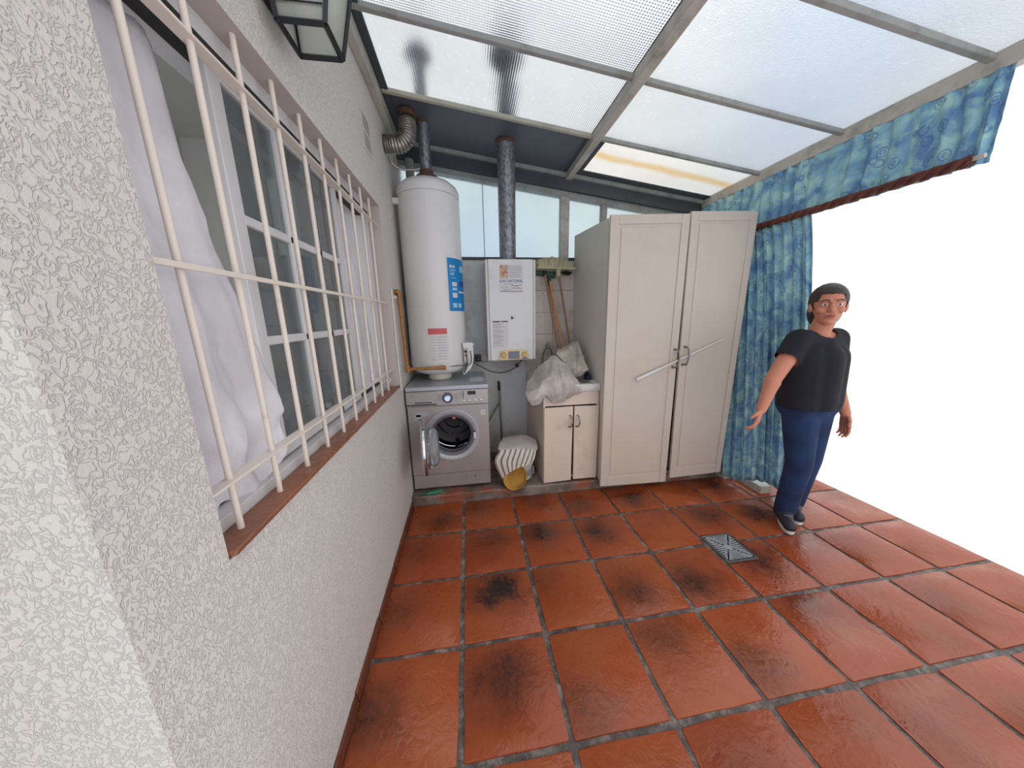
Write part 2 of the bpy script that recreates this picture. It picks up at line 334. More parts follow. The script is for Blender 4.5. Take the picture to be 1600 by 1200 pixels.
def sheet(name, rows, m, parent=None, sub=6, thick=.004, wr=.01, wfreq=14, seed=0, org=None, radial=None, **kw):
    """cloth surface through a grid of control points, with wrinkles as geometry"""
    up = [spline(r, sub) for r in rows]; cols = list(zip(*up)); g = [spline(c, sub) for c in cols]
    bm = B(); nu, nv = len(g), len(g[0]); uvl = bm.loops.layers.uv.new('UVMap')
    vs = [[bm.verts.new(g[i][j]) for j in range(nv)] for i in range(nu)]; uvd = {}
    for i in range(nu):
        for j in range(nv): uvd[vs[i][j]] = (i/(nu-1), j/(nv-1))
    for i in range(nu-1):
        for j in range(nv-1):
            f = bm.faces.new((vs[i][j], vs[i+1][j], vs[i+1][j+1], vs[i][j+1]))
            for l in f.loops: l[uvl].uv = uvd[l.vert]
    bm.normal_update()
    for v in bm.verts:
        p = v.co; q = Vector((p.x*wfreq, p.y*wfreq*.8, p.z*wfreq*.4+seed))
        a = noise.noise(q); b_ = abs(noise.noise(q*1.9 + Vector((3, 5, seed)))); c_ = noise.noise(q*4)
        cr_ = (1-min(1, abs(noise.noise(q*2.6+Vector((9, 1, 4))))*5))
        v.co = p + v.normal*(a*wr*.8 + (.5-b_)*wr*.7 + c_*wr*.15 - cr_*wr*.35)
    if radial:
        cx, cz, N, am = radial; bm.normal_update()
        for v in bm.verts:
            p = v.co; dx, dz = p.x-cx, p.z-cz; d = math.hypot(dx, dz); an = math.atan2(dx, -dz) + .35*noise.noise(Vector((p.x*7, p.z*7, seed)))
            f = abs(math.sin(an*N/2 + 1.2*noise.noise(Vector((p.x*5, p.y*5, seed+3)))))**.55; g_ = abs(math.sin(an*N*1.35+d*22))**.5
            v.co = p + v.normal*am*min(1, d*7)*((.62-f) + .4*(.6-g_)) * -1
    o = obj(name, bm, m, parent, org, sharp=80, **kw)
    s = o.modifiers.new('solid', 'SOLIDIFY'); s.thickness = thick
    return o
def text(name, s, size, mtx, m, parent, ex=.0006, align='CENTER'):
    cu = bpy.data.curves.new('t', 'FONT'); cu.body = s; cu.size = size; cu.extrude = ex; cu.align_x = align; cu.align_y = 'CENTER'; cu.resolution_u = 2
    t = bpy.data.objects.new('t', cu); S.collection.objects.link(t); dg = bpy.context.evaluated_depsgraph_get()
    me = bpy.data.meshes.new_from_object(t.evaluated_get(dg)); bpy.data.objects.remove(t); me.transform(mtx)
    me.transform(Matrix.Translation(-ORG[parent.name])); me.name = name; me.materials.clear(); me.materials.append(m)
    o = bpy.data.objects.new(name, me); S.collection.objects.link(o); o.parent = parent; ORG[o.name] = ORG[parent.name]; return o
def FM(x, y, z, roll=0):  # text facing -y
    return Matrix.Translation((x, y, z)) @ Matrix.Rotation(PI/2, 4, 'X') @ Matrix.Rotation(roll, 4, 'Z')

T = .38; GX = lambda i: (i+1.05)*T           # floor tile grid: line i at x, line j at y = -j*T
roofz = lambda x: 2.80 - .1306*x
YB = 1.05; YN = -1.44; XR = GX(8)

# ================================================================== SETTING
# ---- floor: grout bed and tiles
fl = base('floor', (0, 0, 0), 'glazed terracotta tile floor with dark grout joints', 'floor', kind='structure')
bm = B(); box(bm, -.02, XR, YN-.02, YB+.1, -.08, -.006); obj('grout_bed', bm, M['grout'], fl, kind='structure')
SM = {(0, -1): (.05, -.05, 1), (0, 0): (-.08, .08, .6), (0, 1): (.0, .05, .35), (0, 2): (-.06, -.02, .8), (0, 3): (.0, 0, 1.2), (0, 4): (.12, .1, .4), (0, 5): (0, .03, 1.1),
      (1, -1): (-.1, .05, .5), (1, 0): (0, .1, .75), (1, 1): (-.05, .09, 1.25), (1, 2): (-.06, .05, 1.25), (1, 3): (.1, .14, .25), (1, 4): (.02, .08, 1.1), (1, 5): (.02, .03, 1.25), (1, 6): (.02, .1, .5),
      (2, -1): (-.14, .02, .7), (2, 0): (.0, .08, 1.7), (2, 1): (-.12, .12, .5), (2, 2): (-.04, -.05, 1.0), (2, 3): (-.08, -.05, 1.2), (2, 4): (.02, .02, 1.1), (2, 5): (.1, .1, .5),
      (3, -1): (-.14, .0, 1.0), (3, 0): (-.02, .05, 1.15), (3, 1): (-.12, -.1, .7), (3, 2): (-.04, .1, .8), (3, 3): (-.12, -.08, .8), (3, 4): (.0, .15, .8), (4, 0): (.05, 0, .3), (4, 3): (.1, .1, .3)}
gap = .0105
def tile_mesh(poly, cx, cy):
    bm = B(); prism(bm, [(x-cx, y-cy) for x, y in poly], -.012, 0, 'z')
    top = [e for e in bm.edges if all(v.co.z > -.001 for v in e.verts)]
    bmesh.ops.bevel(bm, geom=top, offset=.005, segments=2, affect='EDGES', profile=.6)
    bmesh.ops.recalc_face_normals(bm, faces=bm.faces)
    for f in bm.faces: f.smooth = True
    for e in bm.edges:
        if len(e.link_faces) == 2 and e.calc_face_angle(0) > .9: e.smooth = False
    me = bpy.data.meshes.new('tile'); bm.to_mesh(me); bm.free(); me.materials.append(M['tile']); return me
rg = random.Random(3)
def wob(x0, x1, y0, y1, cut=None):
    r = lambda: rg.uniform(-.003, .003); c = .006
    P = []
    for (ax, ay, bx, by) in ((x0+c, y0, x1-c, y0), (x1, y0+c, x1, y1-c), (x1-c, y1, x0+c, y1), (x0, y1-c, x0, y0+c)):
        for k in range(4): t = k/3; P.append((ax+(bx-ax)*t + (r() if ax == bx else 0), ay+(by-ay)*t + (r() if ay == by else 0)))
    return P
variants = [tile_mesh(wob(-T/2+gap, T/2-gap, -T/2+gap, T/2-gap), 0, 0) for _ in range(5)]
DX0, DX1, DY0, DY1 = 1.934, 2.138, -.532, -.308
for r in range(0, 5):
    for c in range(-1, 8):
        x0, x1 = GX(c), GX(c+1)
        if c == -1: x0 = .018-gap
        y1 = -T*(r-1); y0 = -T*r
        if r == 0: y1, y0 = .353, 0
        cx, cy = (x0+x1)/2, (y0+y1)/2
        X0, X1, Y0, Y1 = x0+gap, x1-gap, y0+gap, y1-gap
        if c == 4 and r in (1, 2):
            if r == 1: poly = [(DX1+.006, Y0), (X1, Y0), (X1, Y1), (X0, Y1), (X0, DY1+.006), (DX1+.006, DY1+.006)]
            else: poly = [(X0, Y0), (X1, Y0), (X1, Y1), (DX1+.006, Y1), (DX1+.006, DY0-.006), (X0, DY0-.006)]
            me = tile_mesh(poly, cx, cy)
        elif r == 0 or c == -1: me = tile_mesh(wob(X0, X1, Y0, Y1), cx, cy)
        else: me = variants[rg.randrange(5)]
        o = bpy.data.objects.new('floor_tile', me); S.collection.objects.link(o); o.parent = fl
        o.location = (cx, cy, rg.uniform(-.0012, .0012)); ORG[o.name] = o.location.copy()
        s = SM.get((r, c), (rg.uniform(-.12, .12), rg.uniform(-.12, .12), rg.uniform(.1, .6)))
        o['smudge'] = [float(s[0]), float(s[1]), float(s[2])]
# ---- drain
dr = base('floor_drain', ((DX0+DX1)/2, (DY0+DY1)/2, 0), 'square metal floor drain grate with slots set in the terracotta floor', 'drain')
bm = B()
for a in ((DX0, DX1, DY0, DY0+.014), (DX0, DX1, DY1-.014, DY1), (DX0, DX0+.014, DY0+.014, DY1-.014), (DX1-.014, DX1, DY0+.014, DY1-.014)): box(bm, *a, -.01, .003)
obj('drain_rim', bm, M['steel'], dr, bevel=.001)
bm = B(); box(bm, DX0+.012, DX1-.012, DY0+.012, DY1-.012, -.005, -.003); obj('drain_pit', bm, M['dark'], dr)
bm = B(); cx, cy = (DX0+DX1)/2, (DY0+DY1)/2; hx, hy = (DX1-DX0)/2-.016, (DY1-DY0)/2-.016
lathe(bm, (cx, cy, -.001), (0, 0, 1), [(0, .022), (.003, .022), (.004, .018)], 16)
for q in range(4):
    A = Matrix.Rotation(q*PI/2, 3, 'Z')
    for k in range(-5, 6):
        f = k/5.5; p0 = A @ Vector((f*.72, max(.24, abs(f)*.86), 0)); p1 = A @ Vector((f*.97, .99, 0))
        a = Vector((cx+p0.x*hx, cy+p0.y*hy, .001)); b_ = Vector((cx+p1.x*hx, cy+p1.y*hy, .001)); d = (b_-a).normalized(); n = Vector((-d.y, d.x, 0))*.0038
        z = Vector((0, 0, .002)); hexa(bm, [a-n-z, a+n-z, b_+n-z, b_-n-z, a-n+z, a+n+z, b_+n+z, b_-n+z])
obj('grate', bm, M['drain'], dr)
# ---- baseboard of terracotta pieces
sk = base('baseboard_left', (0, 0, 0), 'narrow terracotta skirting along the plaster wall', 'skirting', kind='structure')
y = .35; k = 0
while y > YN:
    y0 = max(y-.30-.02*rg.random(), YN); bm = B(); h = .036+.010*rg.random(); x = .014+.004*rg.random()
    hexa(bm, [(0.001, y0+.003, 0), (x, y0+.003, 0), (x, y-.003, 0), (.001, y-.003, 0), (.001, y0+.003, h), (x*.55, y0+.003, h), (x*.55, y-.003, h), (.001, y-.003, h)])
    obj('skirting_tile', bm, M['skirt'], sk, bevel=.002); y = y0
# ---- left wall with window opening
OY0, OY1, OZ0, OZ1 = -1.262, .256, .965, 2.09
bm = B(); TH = .22
box(bm, -TH, 0, YN, YB+.1, -.08, OZ0); box(bm, -TH, 0, YN, YB+.1, OZ1, 2.84); box(bm, -TH, 0, OY1, YB+.1, OZ0, OZ1); box(bm, -TH, 0, YN, OY0, OZ0, OZ1)
bmesh.ops.remove_doubles(bm, verts=bm.verts, dist=.0001)
wl = obj('wall_left', bm, [M['plaster'], M['soffit']], smooth=False); props(wl, 'white textured plaster wall with barred window', 'wall', kind='structure')
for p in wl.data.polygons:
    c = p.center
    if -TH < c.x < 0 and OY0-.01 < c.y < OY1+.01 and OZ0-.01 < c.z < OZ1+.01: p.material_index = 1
# air vent slots
av = base('air_vent', (0, .13, 2.40), 'small slotted air vent high on the plaster wall', 'vent')
bm = B(); box(bm, 0, .004, .06, .20, 2.31, 2.50); obj('vent_plate', bm, M['plaster'], av, bevel=.001)
bm = B()
for a in range(6):
    for b_ in range(2): box(bm, .003, .0046, .078+a*.019, .083+a*.019, 2.325+b_*.085, 2.395+b_*.085)
obj('vent_slots', bm, M['dark'], av)
# ---- dim room behind the window; near end and some ceiling left open for light
bm = B(); X0 = -1.3
box(bm, X0-.05, X0, -2.2, .75, 0, 2.6); box(bm, X0, -TH, .70, .75, 0, 2.6)
box(bm, X0, -TH, -2.2, .75, -.05, 0); box(bm, X0, -TH, -.85, .75, 2.6, 2.65)
box(bm, -TH-.02, -TH-.001, -2.2, YN+.001, 0, 2.6)
obj('wall_inside', bm, M['inside'], smooth=False, label='dim walls of the room behind the window', cat='wall', kind='structure')
# ---- back wall, lower masonry part
ZW = 1.925
bw = base('wall_back', (0, YB, 0), 'grey painted back wall with a tiled stretch', 'wall', kind='structure')
bm = B(); box(bm, 0, 2.78, YB, YB+.12, -.08, ZW); obj('masonry', bm, M['greywall'], bw, smooth=False)
bm = B(); box(bm, 1.04, 1.56, YB-.004, YB-.0005, .078, ZW-.03); obj('tile_bed', bm, M['joint'], bw)
zs = [.078, .38, .61, .83, 1.062, 1.262, 1.462, 1.662, 1.80, ZW-.03]
for a, b_ in zip(zs, zs[1:]):
    for x0, x1 in ((1.04, 1.30), (1.302, 1.56)):
        bm = B(); box(bm, x0+.001, x1-.001, YB-.009, YB-.003, a+.0015, b_-.0015); obj('wall_tile', bm, M['walltile'], bw, bevel=.001, seg=1)
# ---- raised plinth at the back
bm = B()
box(bm, 0.0, 2.62, .353, YB, -.02, .078)
bmesh.ops.subdivide_edges(bm, edges=[e for e in bm.edges if abs(e.verts[0].co.x-e.verts[1].co.x) > 1], cuts=60)
for v in bm.verts:
    if v.co.y < .36 and v.co.z > 0: v.co.y += noise.noise(Vector((v.co.x*9, 0, 0)))*.008; v.co.z += noise.noise(Vector((v.co.x*6, 4, 0)))*.008-.004
obj('trim_1', bm, M['concrete'], bevel=.012, label='raised concrete plinth with worn brick edge along the back', cat='plinth', kind='structure')
bm = B(); box(bm, 2.66, 2.98, .30, YB, -.02, .05); box(bm, 2.76, 2.86, .05, .30, -.02, .06); obj('trim_2', bm, M['ledger'], bevel=.004, label='low pale kerb under the blue curtain', cat='kerb', kind='structure')

# ---- back glazing: window_2
w2 = base('window_2', (0, YB, ZW), 'frosted glazed strip above the back wall', 'window', kind='structure')
bm = B(); box(bm, 0, 2.76, YB-.012, YB+.05, ZW, ZW+.025); obj('bottom_rail', bm, M['header'], w2, bevel=.002)
for x0, x1, m in ((1.362, 1.442, 'beammetal'), (1.748, 1.798, 'greymetal')):  # first post gets lighter paint to imitate light on its front
    bm = B(); hexa(bm, [(x0, YB-.02, ZW), (x1, YB-.02, ZW), (x1, YB+.04, ZW), (x0, YB+.04, ZW), (x0, YB-.02, roofz(x0)-.03), (x1, YB-.02, roofz(x1)-.03), (x1, YB+.04, roofz(x1)-.03), (x0, YB+.04, roofz(x0)-.03)])
    obj('mullion', bm, M[m], w2, bevel=.003)
bm = B(); box(bm, .672, .678, YB+.0, YB+.03, ZW, 2.6); obj('glazing_bead', bm, M['pblue'], w2)
for x0, x1 in ((.0, .672), (.678, 1.362), (1.442, 1.748), (1.798, 2.72)):
    bm = B(); za, zb = roofz(x0)-.1, roofz(x1)-.1
    hexa(bm, [(x0, YB+.012, ZW+.02), (x1, YB+.012, ZW+.02), (x1, YB+.018, ZW+.02), (x0, YB+.018, ZW+.02), (x0, YB+.012, za), (x1, YB+.012, zb), (x1, YB+.018, zb), (x0, YB+.018, za)])
    obj('pane', bm, M['backglass'], w2)
def slopebar(bm, x0, x1, y0, y1, d0, d1):  # bar following the roof slope, d = offsets from roof plane
    hexa(bm, [(x0, y0, roofz(x0)+d0), (x1, y0, roofz(x1)+d0), (x1, y1, roofz(x1)+d0), (x0, y1, roofz(x0)+d0), (x0, y0, roofz(x0)+d1), (x1, y0, roofz(x1)+d1), (x1, y1, roofz(x1)+d1), (x0, y1, roofz(x0)+d1)])
bm = B(); slopebar(bm, 0, 2.76, .985, YB+.06, -.125, -.02); obj('header', bm, M['header'], w2, bevel=.004)
bm = B(); slopebar(bm, 0, 2.74, 1.02, YB+.05, -.165, -.12); obj('flashing', bm, M['greymetal'], w2, bevel=.003)
bm = B(); slopebar(bm, 0, 2.74, .955, .985, -.035, -.005); obj('angle_strip', bm, M['greymetal'], w2, bevel=.002)

# ---- roof
rf = base('ceiling', (0, 0, 2.6), 'sloping translucent lean-to roof on metal bars', 'roof', kind='structure')
PY = [.90, .42, -.105, -.63, -1.155, -1.62]
for xi, (x0, x1) in enumerate(((.075, 1.385), (1.44, 2.73))):
    for k in range(5):
        y1, y0 = PY[k], PY[k+1]
        if xi == 0 and k == 0:
            bm = B(); slopebar(bm, x0-.06, x1, y0, .99, .0, .012); obj('sheet_metal_panel', bm, M['sheet'], rf, label='opaque dark grey metal roof panel'); continue
        mm = M['ribglass'] if xi == 0 and k == 1 else M['crossglass'] if xi == 0 else M['stainglass'] if k == 0 else M['plainglass']
        bm = B(); slopebar(bm, x0, x1, y0, y1, .004, .010)
        o = obj('roof_pane', bm, mm, rf)
        c = Vector(((x0+x1)/2, (y0+y1)/2, 0)); o.data.transform(Matrix.Translation(-c)); o.location = c
        if k == 0: props(o, 'roof pane with an orange stain')
    for k in range(1, 5):
        bm = B(); slopebar(bm, x0-.03 if xi == 0 else x0, x1, PY[k]-.014, PY[k]+.014, -.02, .004)
        obj('purlin', bm, M['ledger'] if (xi == 0 and k == 1) else M['greymetal'], rf, bevel=.004)
bm = B(); box(bm, 1.385, 1.44, YN, YB+.04, 2.57, 2.635); obj('rafter', bm, M['beammetal'], rf, bevel=.003)
bm = B(); slopebar(bm, 1.36, 1.50, .42, .99, -.005, .004); obj('rafter_flashing', bm, M['header'], rf)
bm = B(); box(bm, 0.001, .042, YN, 1.0, 2.70, 2.78); obj('wall_ledger', bm, M['ledger'], rf, bevel=.003)
bm = B(); slopebar(bm, .001, .085, YN, .99, -.012, .004); obj('edge_shadow_strip', bm, M['header'], rf)  # dark strip painting the shadow gap beside the wall ledger
bm = B(); slopebar(bm, 2.70, 2.745, YN, YB+.04, -.065, .012); obj('eaves_rail', bm, M['beammetal'], rf, bevel=.003)
bm = B(); slopebar(bm, 1.44, 2.72, .885, 1.0, -.004, .003); obj('rear_flashing', bm, M['header'], rf)

# ================================================================== LEFT WINDOW
w1 = base('window_1', (0, OY0, OZ0), 'white sliding window with panes behind the bars', 'window', kind='structure')
bm = B(); box(bm, -.055, .013, OY0+.002, OY1+.03, OZ0+.004, OZ0+.018)
obj('window_sill', bm, M['sill'], w1, bevel=.004)
bm = B()
box(bm, -.20, -.055, OY0, OY1, OZ0, OZ0+.045); box(bm, -.20, -.062, OY0, OY1, 2.045, OZ1); box(bm, -.20, -.07, OY0, OY0+.03, OZ0, OZ1); box(bm, -.20, -.07, OY1-.03, OY1, OZ0, OZ1)
obj('window_frame', bm, M['white'], w1, bevel=.002)
bm = B(); box(bm, -.115, -.100, OY0+.03, OY1-.03, OZ0+.045, OZ0+.055); box(bm, -.13, -.062, OY0+.03, OY1-.03, 2.028, 2.046); obj('track_slot', bm, M['darkgap'], w1)
def sash(x, y0, y1, muntins, hz, jogs=None):
    t = .022; z0, z1 = 1.018, 2.038; bm = B()
    box(bm, x-t/2, x+t/2, y0, y0+.045, z0, z1); box(bm, x-t/2, x+t/2, y1-.045, y1, z0, z1)
    box(bm, x-t/2, x+t/2, y0+.045, y1-.045, z0, z0+.045); box(bm, x-t/2, x+t/2, y0+.045, y1-.045, z1-.03, z1)
    s = obj('sash', bm, M['white'], w1, bevel=.003)
    bm = B()
    for ym in muntins: box(bm, x-.008, x+.012, ym-.012, ym+.012, z0+.04, z1-.02)
    for zm in hz: box(bm, x-.008, x+.012, y0+.04, y1-.04, zm-.013, zm+.013)
    obj('glazing_bar', bm, M['white'], s, bevel=.004)
    ys = [y0+.04] + list(muntins) + [y1-.04]; zz = [z0+.035] + list(hz) + [z1-.02]
    for a, b_ in zip(ys, ys[1:]):
        for c, d in zip(zz, zz[1:]):
            bm = B(); box(bm, x-.003, x+.001, a+.001, b_-.001, c+.001, d-.001); obj('pane', bm, M['glass'], s)
    return s
sash(-.095, -.912, -.182, [-.643, -.431], [1.372, 1.695])
sash(-.150, -.80, -.07, [-.56, -.31], [1.372, 1.695])
bm = B(); box(bm, -.104, -.0815, -.4335, -.4285, 1.02, 2.03); obj('meeting_seal', bm, M['darkgap'], w1)
# white curtains in the open window halves
def curt_rows(fn, n, zs): return [[fn(k/(n-1), z) for k in range(n)] for z in zs]
rows = []
for z, yb0, yb1, xb in ((2.02, -1.24, -.945, -.15), (1.75, -1.24, -.95, -.14), (1.5, -1.24, -.935, -.10), (1.3, -1.24, -.915, -.085), (1.17, -1.23, -.905, -.07), (1.10, -1.235, -.915, -.082), (1.03, -1.21, -.93, -.07), (.998, -1.17, -.985, -.075)):
    rows.append([(xb + .012*math.sin(k*2.1+z*2), yb0+(yb1-yb0)*k/6, z + (.02*math.sin(k*1.3) if z < 1.2 else 0)) for k in range(7)])
sheet('window_curtain', rows, M['lace'], None, 7, .002, .016, 9, 2, org=(-.12, -1.08, 1.0), label='white net curtain bulging out at the near end of the barred window', cat='curtain', group='white net curtains in the window')
rows = []
for z, yb0, yb1, xb in ((2.02, -.165, .0, -.125), (1.8, -.165, .06, -.125), (1.6, -.165, .12, -.12), (1.4, -.165, .17, -.115), (1.2, -.165, .2, -.11), (1.1, -.16, .2, -.105), (1.035, -.16, .19, -.108)):
    rows.append([(xb + .008*math.sin(k*2.4+z), yb0+(yb1-yb0)*k/6, z) for k in range(7)])
sheet('window_curtain', rows, M['lace'], None, 6, .002, .008, 9, 5, org=(-.12, 0, 1.0), label='white net curtain hanging at the far end of the barred window beside the tank', cat='curtain', group='white net curtains in the window')
# grille
gr = base('window_grille', (-.03, -.5, OZ0), 'cream painted iron window bars with three cross rails', 'window bars')
for k in range(11):
    y = -1.184 + .1462*k
    if y > .2: continue
    bm = B(); tube(bm, [(-.026, y, OZ0+.018), (-.026, y, OZ1)], .0066, 12); obj('bar', bm, M['bars'], gr)
bm = B(); tube(bm, [(-.026, .215, 1.1), (-.026, .25, 1.1)], .004, 8); bm.free()
for z, h, d in ((1.975, .024, .004), (1.098, .024, .004)):
    bm = B(); box(bm, -.0155, -.0155+d, OY0, OY1-.0, z-h/2, z+h/2) if False else box(bm, -.041, -.011, OY0, OY1, z-.003, z+.003)
    obj('cross_rail', bm, M['bars'], gr, bevel=.001)
bm = B(); box(bm, -.018, -.010, OY0, OY1, 1.524, 1.535); obj('cross_rail', bm, M['bars'], gr, bevel=.001)
bm = B(); tube(bm, [(-.012+.012*math.cos(a), .10+0*a, 1.055+.014*math.sin(a)) for a in [2*PI*k/14 for k in range(14)]], .003, 6, closed=True); obj('ring', bm, M['bars'], gr)

# ---- lantern
ln = base('wall_lantern', (0, -.70, 2.35), 'black metal and glass lantern fixed high on the plaster wall', 'lamp')
lb = [(.045, -.815), (.160, -.815), (.160, -.700), (.045, -.700)]; zl, zh = 2.185, 2.40
lt = [(.030, -.835), (.205, -.835), (.205, -.680), (.030, -.680)]
bm = B()
for k in range(4):
    a, b_ = lb[k], lb[(k+1) % 4]; tube(bm, [(*a, zl), (*b_, zl)], .0085, 4); a2, b2 = lt[k], lt[(k+1) % 4]; tube(bm, [(*a2, zh), (*b2, zh)], .008, 4); tube(bm, [(*a, zl), (*a2, zh)], .008, 4)
tube(bm, [(.045, -.815, 2.225), (.160, -.815, 2.225)], .006, 4)
obj('lantern_frame', bm, M['lamp'], ln, sharp=20)
bm = B(); hexa(bm, [(*p, zh+.004) for p in lt] + [(.09, -.79, 2.5), (.13, -.79, 2.5), (.13, -.73, 2.5), (.09, -.73, 2.5)]); obj('lantern_roof', bm, M['lamp'], ln)
bm = B(); box(bm, .036, .198, -.828, -.687, zh+.001, zh+.0035); obj('inner_white_plate', bm, M['enamel'], ln)  # white plate added under the lantern roof to brighten its inside
bm = B(); box(bm, 0, .02, -.80, -.71, 2.25, 2.45); tube(bm, [(.01, -.757, 2.42), (.07, -.757, 2.46)], .01, 8); obj('backplate', bm, M['lamp'], ln, bevel=.003)
for k in range(4):
    a, b_ = Vector((*lb[k], zl)), Vector((*lb[(k+1) % 4], zl)); c_, d_ = Vector((*lt[(k+1) % 4], zh)), Vector((*lt[k], zh))
    bm = B(); bm.faces.new([bm.verts.new(p) for p in (a, b_, c_, d_)]); g = obj('glass_side', bm, M['lampglass'], ln)
    s = g.modifiers.new('s', 'SOLIDIFY'); s.thickness = .002
bm = B(); lathe(bm, (.105, -.757, 2.40), (0, 0, -1), [(0, .018), (.04, .018), (.05, .013), (.07, .022), (.10, .028), (.13, .02), (.14, .004)], 16); obj('bulb', bm, M['bulb'], ln)

# ================================================================== TANK
tx, ty, tr = .247, .752, .226
tk = base('water_heater_tank', (tx, ty, .93), 'tall white cylindrical water heater standing on the washing machine', 'water heater')
bm = B(); lathe(bm, (tx, ty, 0), (0, 0, 1), [(.985, .10), (.99, .16), (1.015, .205), (1.04, tr-.006), (1.06, tr), (2.288, tr), (2.290, tr-.008)], 64); obj('tank_body', bm, M['enamel'], tk, sharp=50)
bm = B(); lathe(bm, (tx, ty, 0), (0, 0, 1), [(2.290, tr-.006), (2.294, tr-.006), (2.296, tr+.002), (2.335, tr+.002), (2.365, tr-.012), (2.392, tr-.045), (2.415, tr-.11), (2.425, .03)], 64); obj('tank_lid', bm, M['enamel'], tk, sharp=50)
bm = B(); lathe(bm, (tx, ty-.03, 0), (0, 0, 1), [(.931, .08), (.945, .095), (.99, .095)], 32); obj('burner_cover', bm, M['cream'], tk)
bm = B(); lathe(bm, (tx, ty, 0), (0, 0, 1), [(2.432, .085), (2.45, .08), (2.452, .05), (2.49, .05)], 24); obj('draught_hood', bm, M['rust'], tk)
bm = B(); box(bm, .001, .10, ty-.10, ty-.06, 2.235, 2.275); obj('wall_bracket', bm, M['cream'], tk, bevel=.002)
def arcpanel(name, a0, a1, z0, z1, m, off=.0015, parent=tk, n=12):
    bm = B()
    for rr in (tr+off,):
        P = [(tx+rr*math.sin(a), ty-rr*math.cos(a)) for a in [a0+(a1-a0)*k/n for k in range(n+1)]]
        Q = [(tx+(rr-.001)*math.sin(a), ty-(rr-.001)*math.cos(a)) for a in [a1+(a0-a1)*k/n for k in range(n+1)]]
        prism(bm, P+Q, z0, z1)
    return obj(name, bm, m, parent)
rad = math.radians
st = arcpanel('blue_sticker', rad(31), rad(86), 1.478, 1.862, M['blue']); props(st, 'blue sticker with white pictograms')
arcpanel('sticker_border', rad(29.5), rad(31.5), 1.478, 1.870, M['paper'], .0018)
arcpanel('sticker_border', rad(30), rad(86), 1.860, 1.868, M['paper'], .0018)
for z, h, a0, a1, m in ((1.80, .02, 36, 48, 'paper'), (1.775, .006, 36, 50, 'pblue'), (1.76, .004, 36, 47, 'pblue'), (1.745, .01, 37, 46, 'pblue'), (1.72, .004, 38, 50, 'pblue'), (1.675, .03, 40, 52, 'paper'), (1.64, .02, 40, 52, 'pblue'), (1.595, .035, 40, 52, 'paper'), (1.52, .033, 40, 50, 'pblue'), (1.52, .033, 54, 64, 'pblue'), (1.79, .045, 64, 84, 'pblue'), (1.68, .04, 60, 84, 'dblue'), (1.62, .012, 56, 82, 'paper')):
    arcpanel('sticker_print', rad(a0), rad(a1), z-h/2, z+h/2, M[m], .0022, n=4)
text('sticker_print', 'A', .03, Matrix.Translation((tx+(tr+.003)*math.sin(rad(42)), ty-(tr+.003)*math.cos(rad(42)), 1.80)) @ Matrix.Rotation(rad(42), 4, 'Z') @ Matrix.Rotation(PI/2, 4, 'X'), M['blue'], tk)
rl = arcpanel('warning_label', rad(-13), rad(23), 1.308, 1.352, M['red']); props(rl, 'red warning strip')
arcpanel('data_label', rad(-12), rad(25), 1.095, 1.306, M['paper'], .0012)
for k in range(9):
    z = 1.29-k*.021
    arcpanel('label_print', rad(-9), rad(0), z-.003, z-.001, M['print'], .0016, n=3); arcpanel('label_print', rad(3), rad(21), z-.0035, z, M['print'], .0016, n=4)
# thermostat housing low on the right
bm = B(); prism(bm, [(.445, 1.232), (.525, 1.232), (.53, 1.12), (.52, 1.06), (.50, 1.02), (.445, .972), (.438, .99), (.475, 1.03), (.485, 1.08), (.485, 1.19), (.448, 1.19)], .60, .67, 'y')
obj('thermostat_housing', bm, M['enamel'], tk, bevel=.004)
bm = B(); box(bm, .452, .484, .605, .66, 1.075, 1.188); obj('valve_block', bm, M['cream'], tk, bevel=.004)
bm = B()
bm.free()
for c_, a_, r_, m_ in (((.468, .607, 1.165), (0, -1, 0), .012, 'black'), ((.468, .607, 1.13), (0, -1, 0), .007, 'black'), ((.524, .63, 1.215), (1, 0, 0), .010, 'cream'), ((.485, .63, 1.230), (0, 0, 1), .006, 'cream')):
    bm = B(); lathe(bm, c_, a_, [(0, r_), (.012, r_*.9)], 14); obj('valve_knob', bm, M[m_], tk)
bm = B(); tube(bm, spline([(.47, .598, 1.16), (.475, .59, 1.09), (.46, .59, 1.02), (.45, .6, .99)], 5), .0035, 6); obj('control_tube', bm, M['black'], tk)
bm = B(); tube(bm, spline([(.505, .598, 1.17), (.51, .59, 1.10), (.49, .585, 1.06), (.40, .57, 1.058), (.325, .545, 1.056)], 5), .0035, 6)
obj('control_tube', bm, M['black'], tk)
# gas pipe (ochre)
gp = base('gas_pipe', (.03, .52, 1.05), 'ochre painted gas pipe with valve running down the wall and across the tank foot', 'pipe')
bm = B(); tube(bm, spline([(.022, .47, 1.60), (.026, .475, 1.4), (.03, .485, 1.12), (.034, .49, 1.068)], 3) + [(.045, .492, 1.056)] + [(.28, .505, 1.056)], .0125, 12); obj('pipe_run', bm, M['pipebrown'], gp)
bm = B(); bm.free()
for c_, a_, pf in (((.034, .488, 1.085), (0, 0, -1), [(0, .017), (.05, .017)]), ((.26, .504, 1.056), (1, 0, 0), [(0, .016), (.05, .017), (.055, .01)]), ((.022, .47, 1.575), (0, 0, 1), [(0, .017), (.03, .018), (.05, .014)])):
    bm = B(); lathe(bm, c_, a_, pf, 12); obj('pipe_fitting', bm, M['pipebrown'], gp)
bm = B(); lathe(bm, (.0, .43, 1.61), (1, .2, 0), [(0, .015), (.03, .016)], 12); box(bm, .012, .022, .40, .47, 1.605, 1.615); obj('valve_handle', bm, M['brass'], gp)
